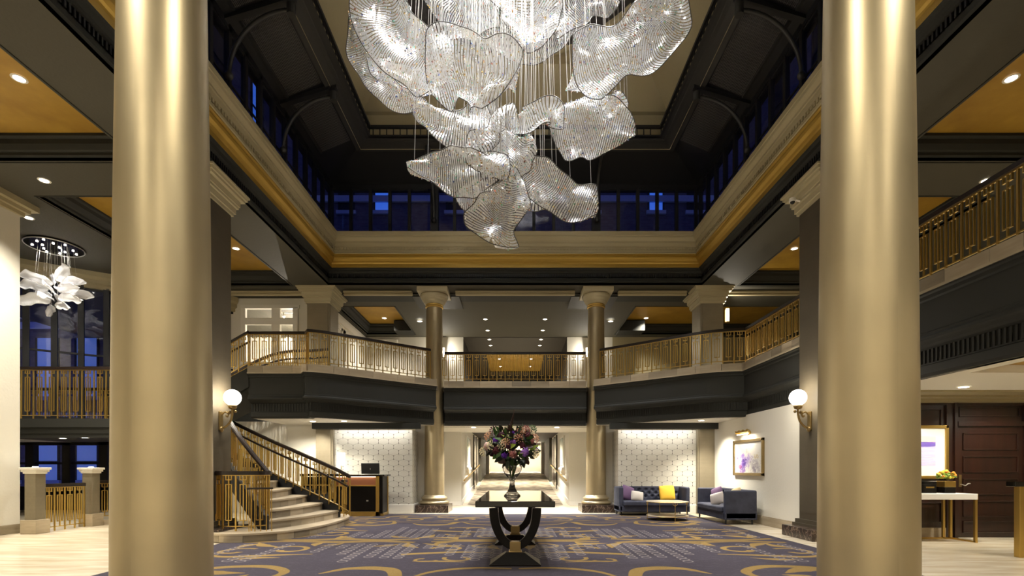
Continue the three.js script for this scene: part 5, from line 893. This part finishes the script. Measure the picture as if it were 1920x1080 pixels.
// unseen spotlights added on the cornice ledge to brighten the lower crystal petals
for (const [x, d, l] of [[-2.6, 4.62, 'added unseen spotlight on the front cornice ledge left of the middle'], [2.6, 4.62, 'added unseen spotlight on the front cornice ledge right of the middle'], [-5.85, 7.4, 'added unseen spotlight on the left cornice ledge'], [5.85, 7.4, 'added unseen spotlight on the right cornice ledge']]) {
  const t = thing('added_ledge_spotlight', l, 'spotlight', [x, 8.73, d]), aim = V(-x * 0.95, 0.6, 10 - d).normalize();
  mesh('base', new THREE.CylinderGeometry(0.07, 0.08, 0.03, 16).translate(0, 0.015, 0), M.black, t); mesh('yoke', cyl(new THREE.Vector3(0, 0.02, 0), new THREE.Vector3(0, 0.14, 0), 0.015), M.black, t);
  const c = new THREE.Vector3(0, 0.16, 0), f = c.clone().addScaledVector(aim, 0.09);
  mesh('lamp_head', cyl(c.clone().addScaledVector(aim, -0.08), f, 0.05, 0.065, 16), M.black, t); mesh('lamp_lens', cyl(f, f.clone().addScaledVector(aim, 0.006), 0.055, 0.055, 16), M.lens, t);
  const L = new THREE.SpotLight(new THREE.Color(1, 0.97, 0.93), 62 * LIGHT, 0, 0.55, 0.7, 2); L.position.copy(f).addScaledVector(aim, 0.03); L.castShadow = true; L.name = 'lamp_beam'; t.add(L); L.target.position.copy(c).addScaledVector(aim, 5); L.target.name = 'beam_aim'; t.add(L.target);
}
{
  const t = thing('dome_camera', 'small white dome security camera hanging beside the right dark pillar capital', 'camera', [5.72, 6.9, 10.45]);
  mesh('arm', cyl(new THREE.Vector3(0.16, 0.02, 0), new THREE.Vector3(0, 0.06, 0), 0.02), M.white, t); mesh('housing', new THREE.CylinderGeometry(0.06, 0.065, 0.07, 16).translate(0, 0.04, 0), M.white, t); mesh('dome', new THREE.SphereGeometry(0.05, 14, 8, 0, 6.3, 1.57, 1.57).translate(0, 0.01, 0), M.lacquer, t);
}

// side chandelier over the landing
{
  const t = thing('leaf_chandelier', 'smaller chandelier of white glass leaves under a round dark canopy beyond the left column', 'chandelier', [-12.0, 7.22, 13.2]);
  mesh('canopy', new THREE.CylinderGeometry(0.6, 0.6, 0.05, 48).translate(0, -0.025, 0), M.lacquer, t);
  mesh('canopy_rim', new THREE.TorusGeometry(0.605, 0.014, 6, 48).rotateX(Math.PI / 2).translate(0, -0.05, 0), M.wire, t);
  const lm = phy([0.95, 0.95, 0.96], { roughness: 0.4, transmission: 0.3, thickness: 0, clearcoat: 0.6 });
  const dirs = [[-0.52, 0.15, -0.5, 0.24], [-0.1, -0.05, 0.05, 0.2], [0.35, 0.1, 0.18, 0.22], [0.55, -0.1, 0.0, 0.16], [-0.5, -0.28, 0.1, 0.2], [-0.35, -0.5, -0.1, 0.2], [0.1, -0.4, 0.2, 0.18], [0.5, -0.35, 0.1, 0.18], [-0.3, -0.75, 0.1, 0.22], [0.05, -0.72, 0.2, 0.18], [0.5, -0.66, 0.05, 0.18], [0.2, -0.95, 0.1, 0.16], [-0.05, -0.2, -0.35, 0.22], [0.3, -0.3, -0.4, 0.2], [-0.3, -0.4, -0.4, 0.2], [-0.15, -0.98, -0.1, 0.16], [0.1, 0.12, -0.3, 0.2]];
  dirs.forEach(([x, y, z, h], i) => {
    const dv = new THREE.Vector3(x, (y + 0.45) * 0.5 * Math.hypot(x, z), z).normalize(), a = new THREE.Vector3(x * 0.25, -0.98 + y * 0.62, z * 0.3), b = a.clone().addScaledVector(dv, 0.6 + 0.08 * (i % 3)), mid = a.clone().lerp(b, 0.5).add(new THREE.Vector3(0, 0.05, 0));
    const { at } = petal(t, [a, mid, b].map((p) => [p.x, p.y, -p.z]), h * 0.6, { name: 'glass_leaf', mat: lm, seed: i, beads: 0, pitch: 0.04, fill: 1, edge: 0.004, edgeMat: M.wire, nv: 8, n: [0.1, -0.4, 1], wave: 0.08 });
    const p = at(0.5, 0); mesh('cable', cyl(p, new THREE.Vector3(p.x * 0.8, -0.05, p.z * 0.8), 0.0025, 0.0025, 4), M.wire, t);
  });
  for (let k = 0; k < 13; k++) { const a = k * 2.4, r = 0.12 + 0.4 * Math.sqrt(k / 13), x = Math.cos(a) * r, z = Math.sin(a) * r; mesh('lamp_lens', new THREE.CylinderGeometry(0.025, 0.025, 0.02, 10).translate(x, -0.06, z), M.lens, t); }
  for (const [x, z] of [[-0.3, 0.2], [0.3, 0.2], [0, -0.35]]) { const L = new THREE.SpotLight(new THREE.Color(1, 0.95, 0.88), 60 * LIGHT, 0, 0.9, 0.6, 2); L.position.set(x, -0.1, z); L.castShadow = true; L.name = 'lamp_beam'; t.add(L); L.target.position.set(x * 0.6, -2, z * 0.6); L.target.name = 'beam_aim'; t.add(L.target); }
}

// ---------------------------------------------------------------- downlights of the house
for (const s of [-1, 1]) {
  const side = s < 0 ? 'left' : 'right';
  downlight(s * 7.9, 7.615, 8.07, 330, `recessed downlight in the near gilded coffer of the ${side} gallery`, null, {});
  downlight(s * 9.5, 7.215, 10.22, 380, `recessed downlight in the cross beam of the ${side} gallery`, null, {});
  downlight(s * 7.88, 7.615, 14.3, 300, `recessed downlight in the far gilded coffer of the ${side} gallery`, null, {});
  downlight(s * 3.72, 7.155, 19.75, 160, `recessed downlight just behind the ${side} back column upstairs`, null, { size: 1.1 });
  downlight(s * 5.4, 7.615, 20.9, 160, `recessed downlight in the ${side} coffer at the back upstairs`, null, {});
  for (const [k, d] of [19.7, 21.3, 22.8, 23.9, 25.3].entries()) downlight(s * 1.16, 7.215, d, k < 3 ? 80 : 50, `${['nearest', 'second', 'third', 'fourth', 'farthest'][k]} recessed downlight in the ${side} row of the upper hall ceiling`, `${side} row of upper hall downlights`, { size: 0.9 });
  for (const d of [27.2, 29.2]) downlight(s * 0.85, 7.295, d, 420, `${d < 28 ? 'near' : 'far'} ${side} recessed downlight in the far gilded panel of the upper hall`, 'downlights of the far gilded panel', { size: 0.8 });
  downlight(s * 0.9, 7.215, 33.8, 120, `far ${side} recessed downlight at the end of the upper hall`, 'downlights at the end of the upper hall', { size: 0.9 });
  downlight(s * 1.4, 2.795, 17.05, 300, `recessed downlight over the ${side} side of the passage before the ramp`, null, { color: NEUT });
  downlight(s * 1.08, 3.115, 22.1, 260, `recessed downlight over the ${side} side of the ramp`, null, { size: 0.9, color: NEUT });
  downlight(s * 1.08, 3.115, 27.2, 300, `second recessed downlight over the ${side} side of the ramp`, null, { size: 0.9 });
  downlight(s * 1.2, 3.395, 37, 1800, `bright downlight at the ${side} end of the ramp corridor`, null, { color: [1, 0.97, 0.92] });
}
downlight(-11.27, 7.215, 11.74, 340, 'recessed downlight beside the leaf chandelier canopy');
downlight(-5.95, 2.795, 14.9, 130, 'recessed downlight under the left balcony nearest the stair', null, { td: 0.6, tx: -0.5 });
downlight(-5.0, 2.795, 14.8, 70, 'recessed downlight under the left balcony above the reception desk');
downlight(5.4, 2.795, 14.7, 170, 'recessed downlight under the right balcony above the sofas', null, { tx: 0.25 });
downlight(-12.4, 2.295, 14.6, 20, 'recessed downlight under the stair landing nearest the left wall'); downlight(-13.3, 2.295, 14.9, 20, 'recessed downlight under the stair landing farther left');
downlight(9.6, 2.875, 9.15, 60, 'recessed downlight in front of the panelled door', null, { td: 1.0 }); downlight(8.1, 2.875, 9.15, 60, 'recessed downlight over the console table', null, { td: 0.7 }); downlight(9.0, 2.995, 6.6, 90, 'recessed downlight in the low gilded coffer at the right', null, {});
// the entrance hall behind the camera
for (const x of [-4, 0, 4]) for (const d of [-1.5, 2.2]) downlight(x, 7.215, d, 260, 'recessed downlight in the entrance hall ceiling', 'entrance hall downlights', { angle: 1.15 });
for (const s of [-1, 1]) for (const d of [0.5, 3.2]) downlight(s * 8.2, s > 0 ? 2.875 : 7.215, d, s > 0 ? 45 : 130, `recessed downlight in the ${s < 0 ? 'left' : 'right'} entrance aisle`, `${s < 0 ? 'left' : 'right'} entrance aisle downlights`);

renderer.render(scene, camera);
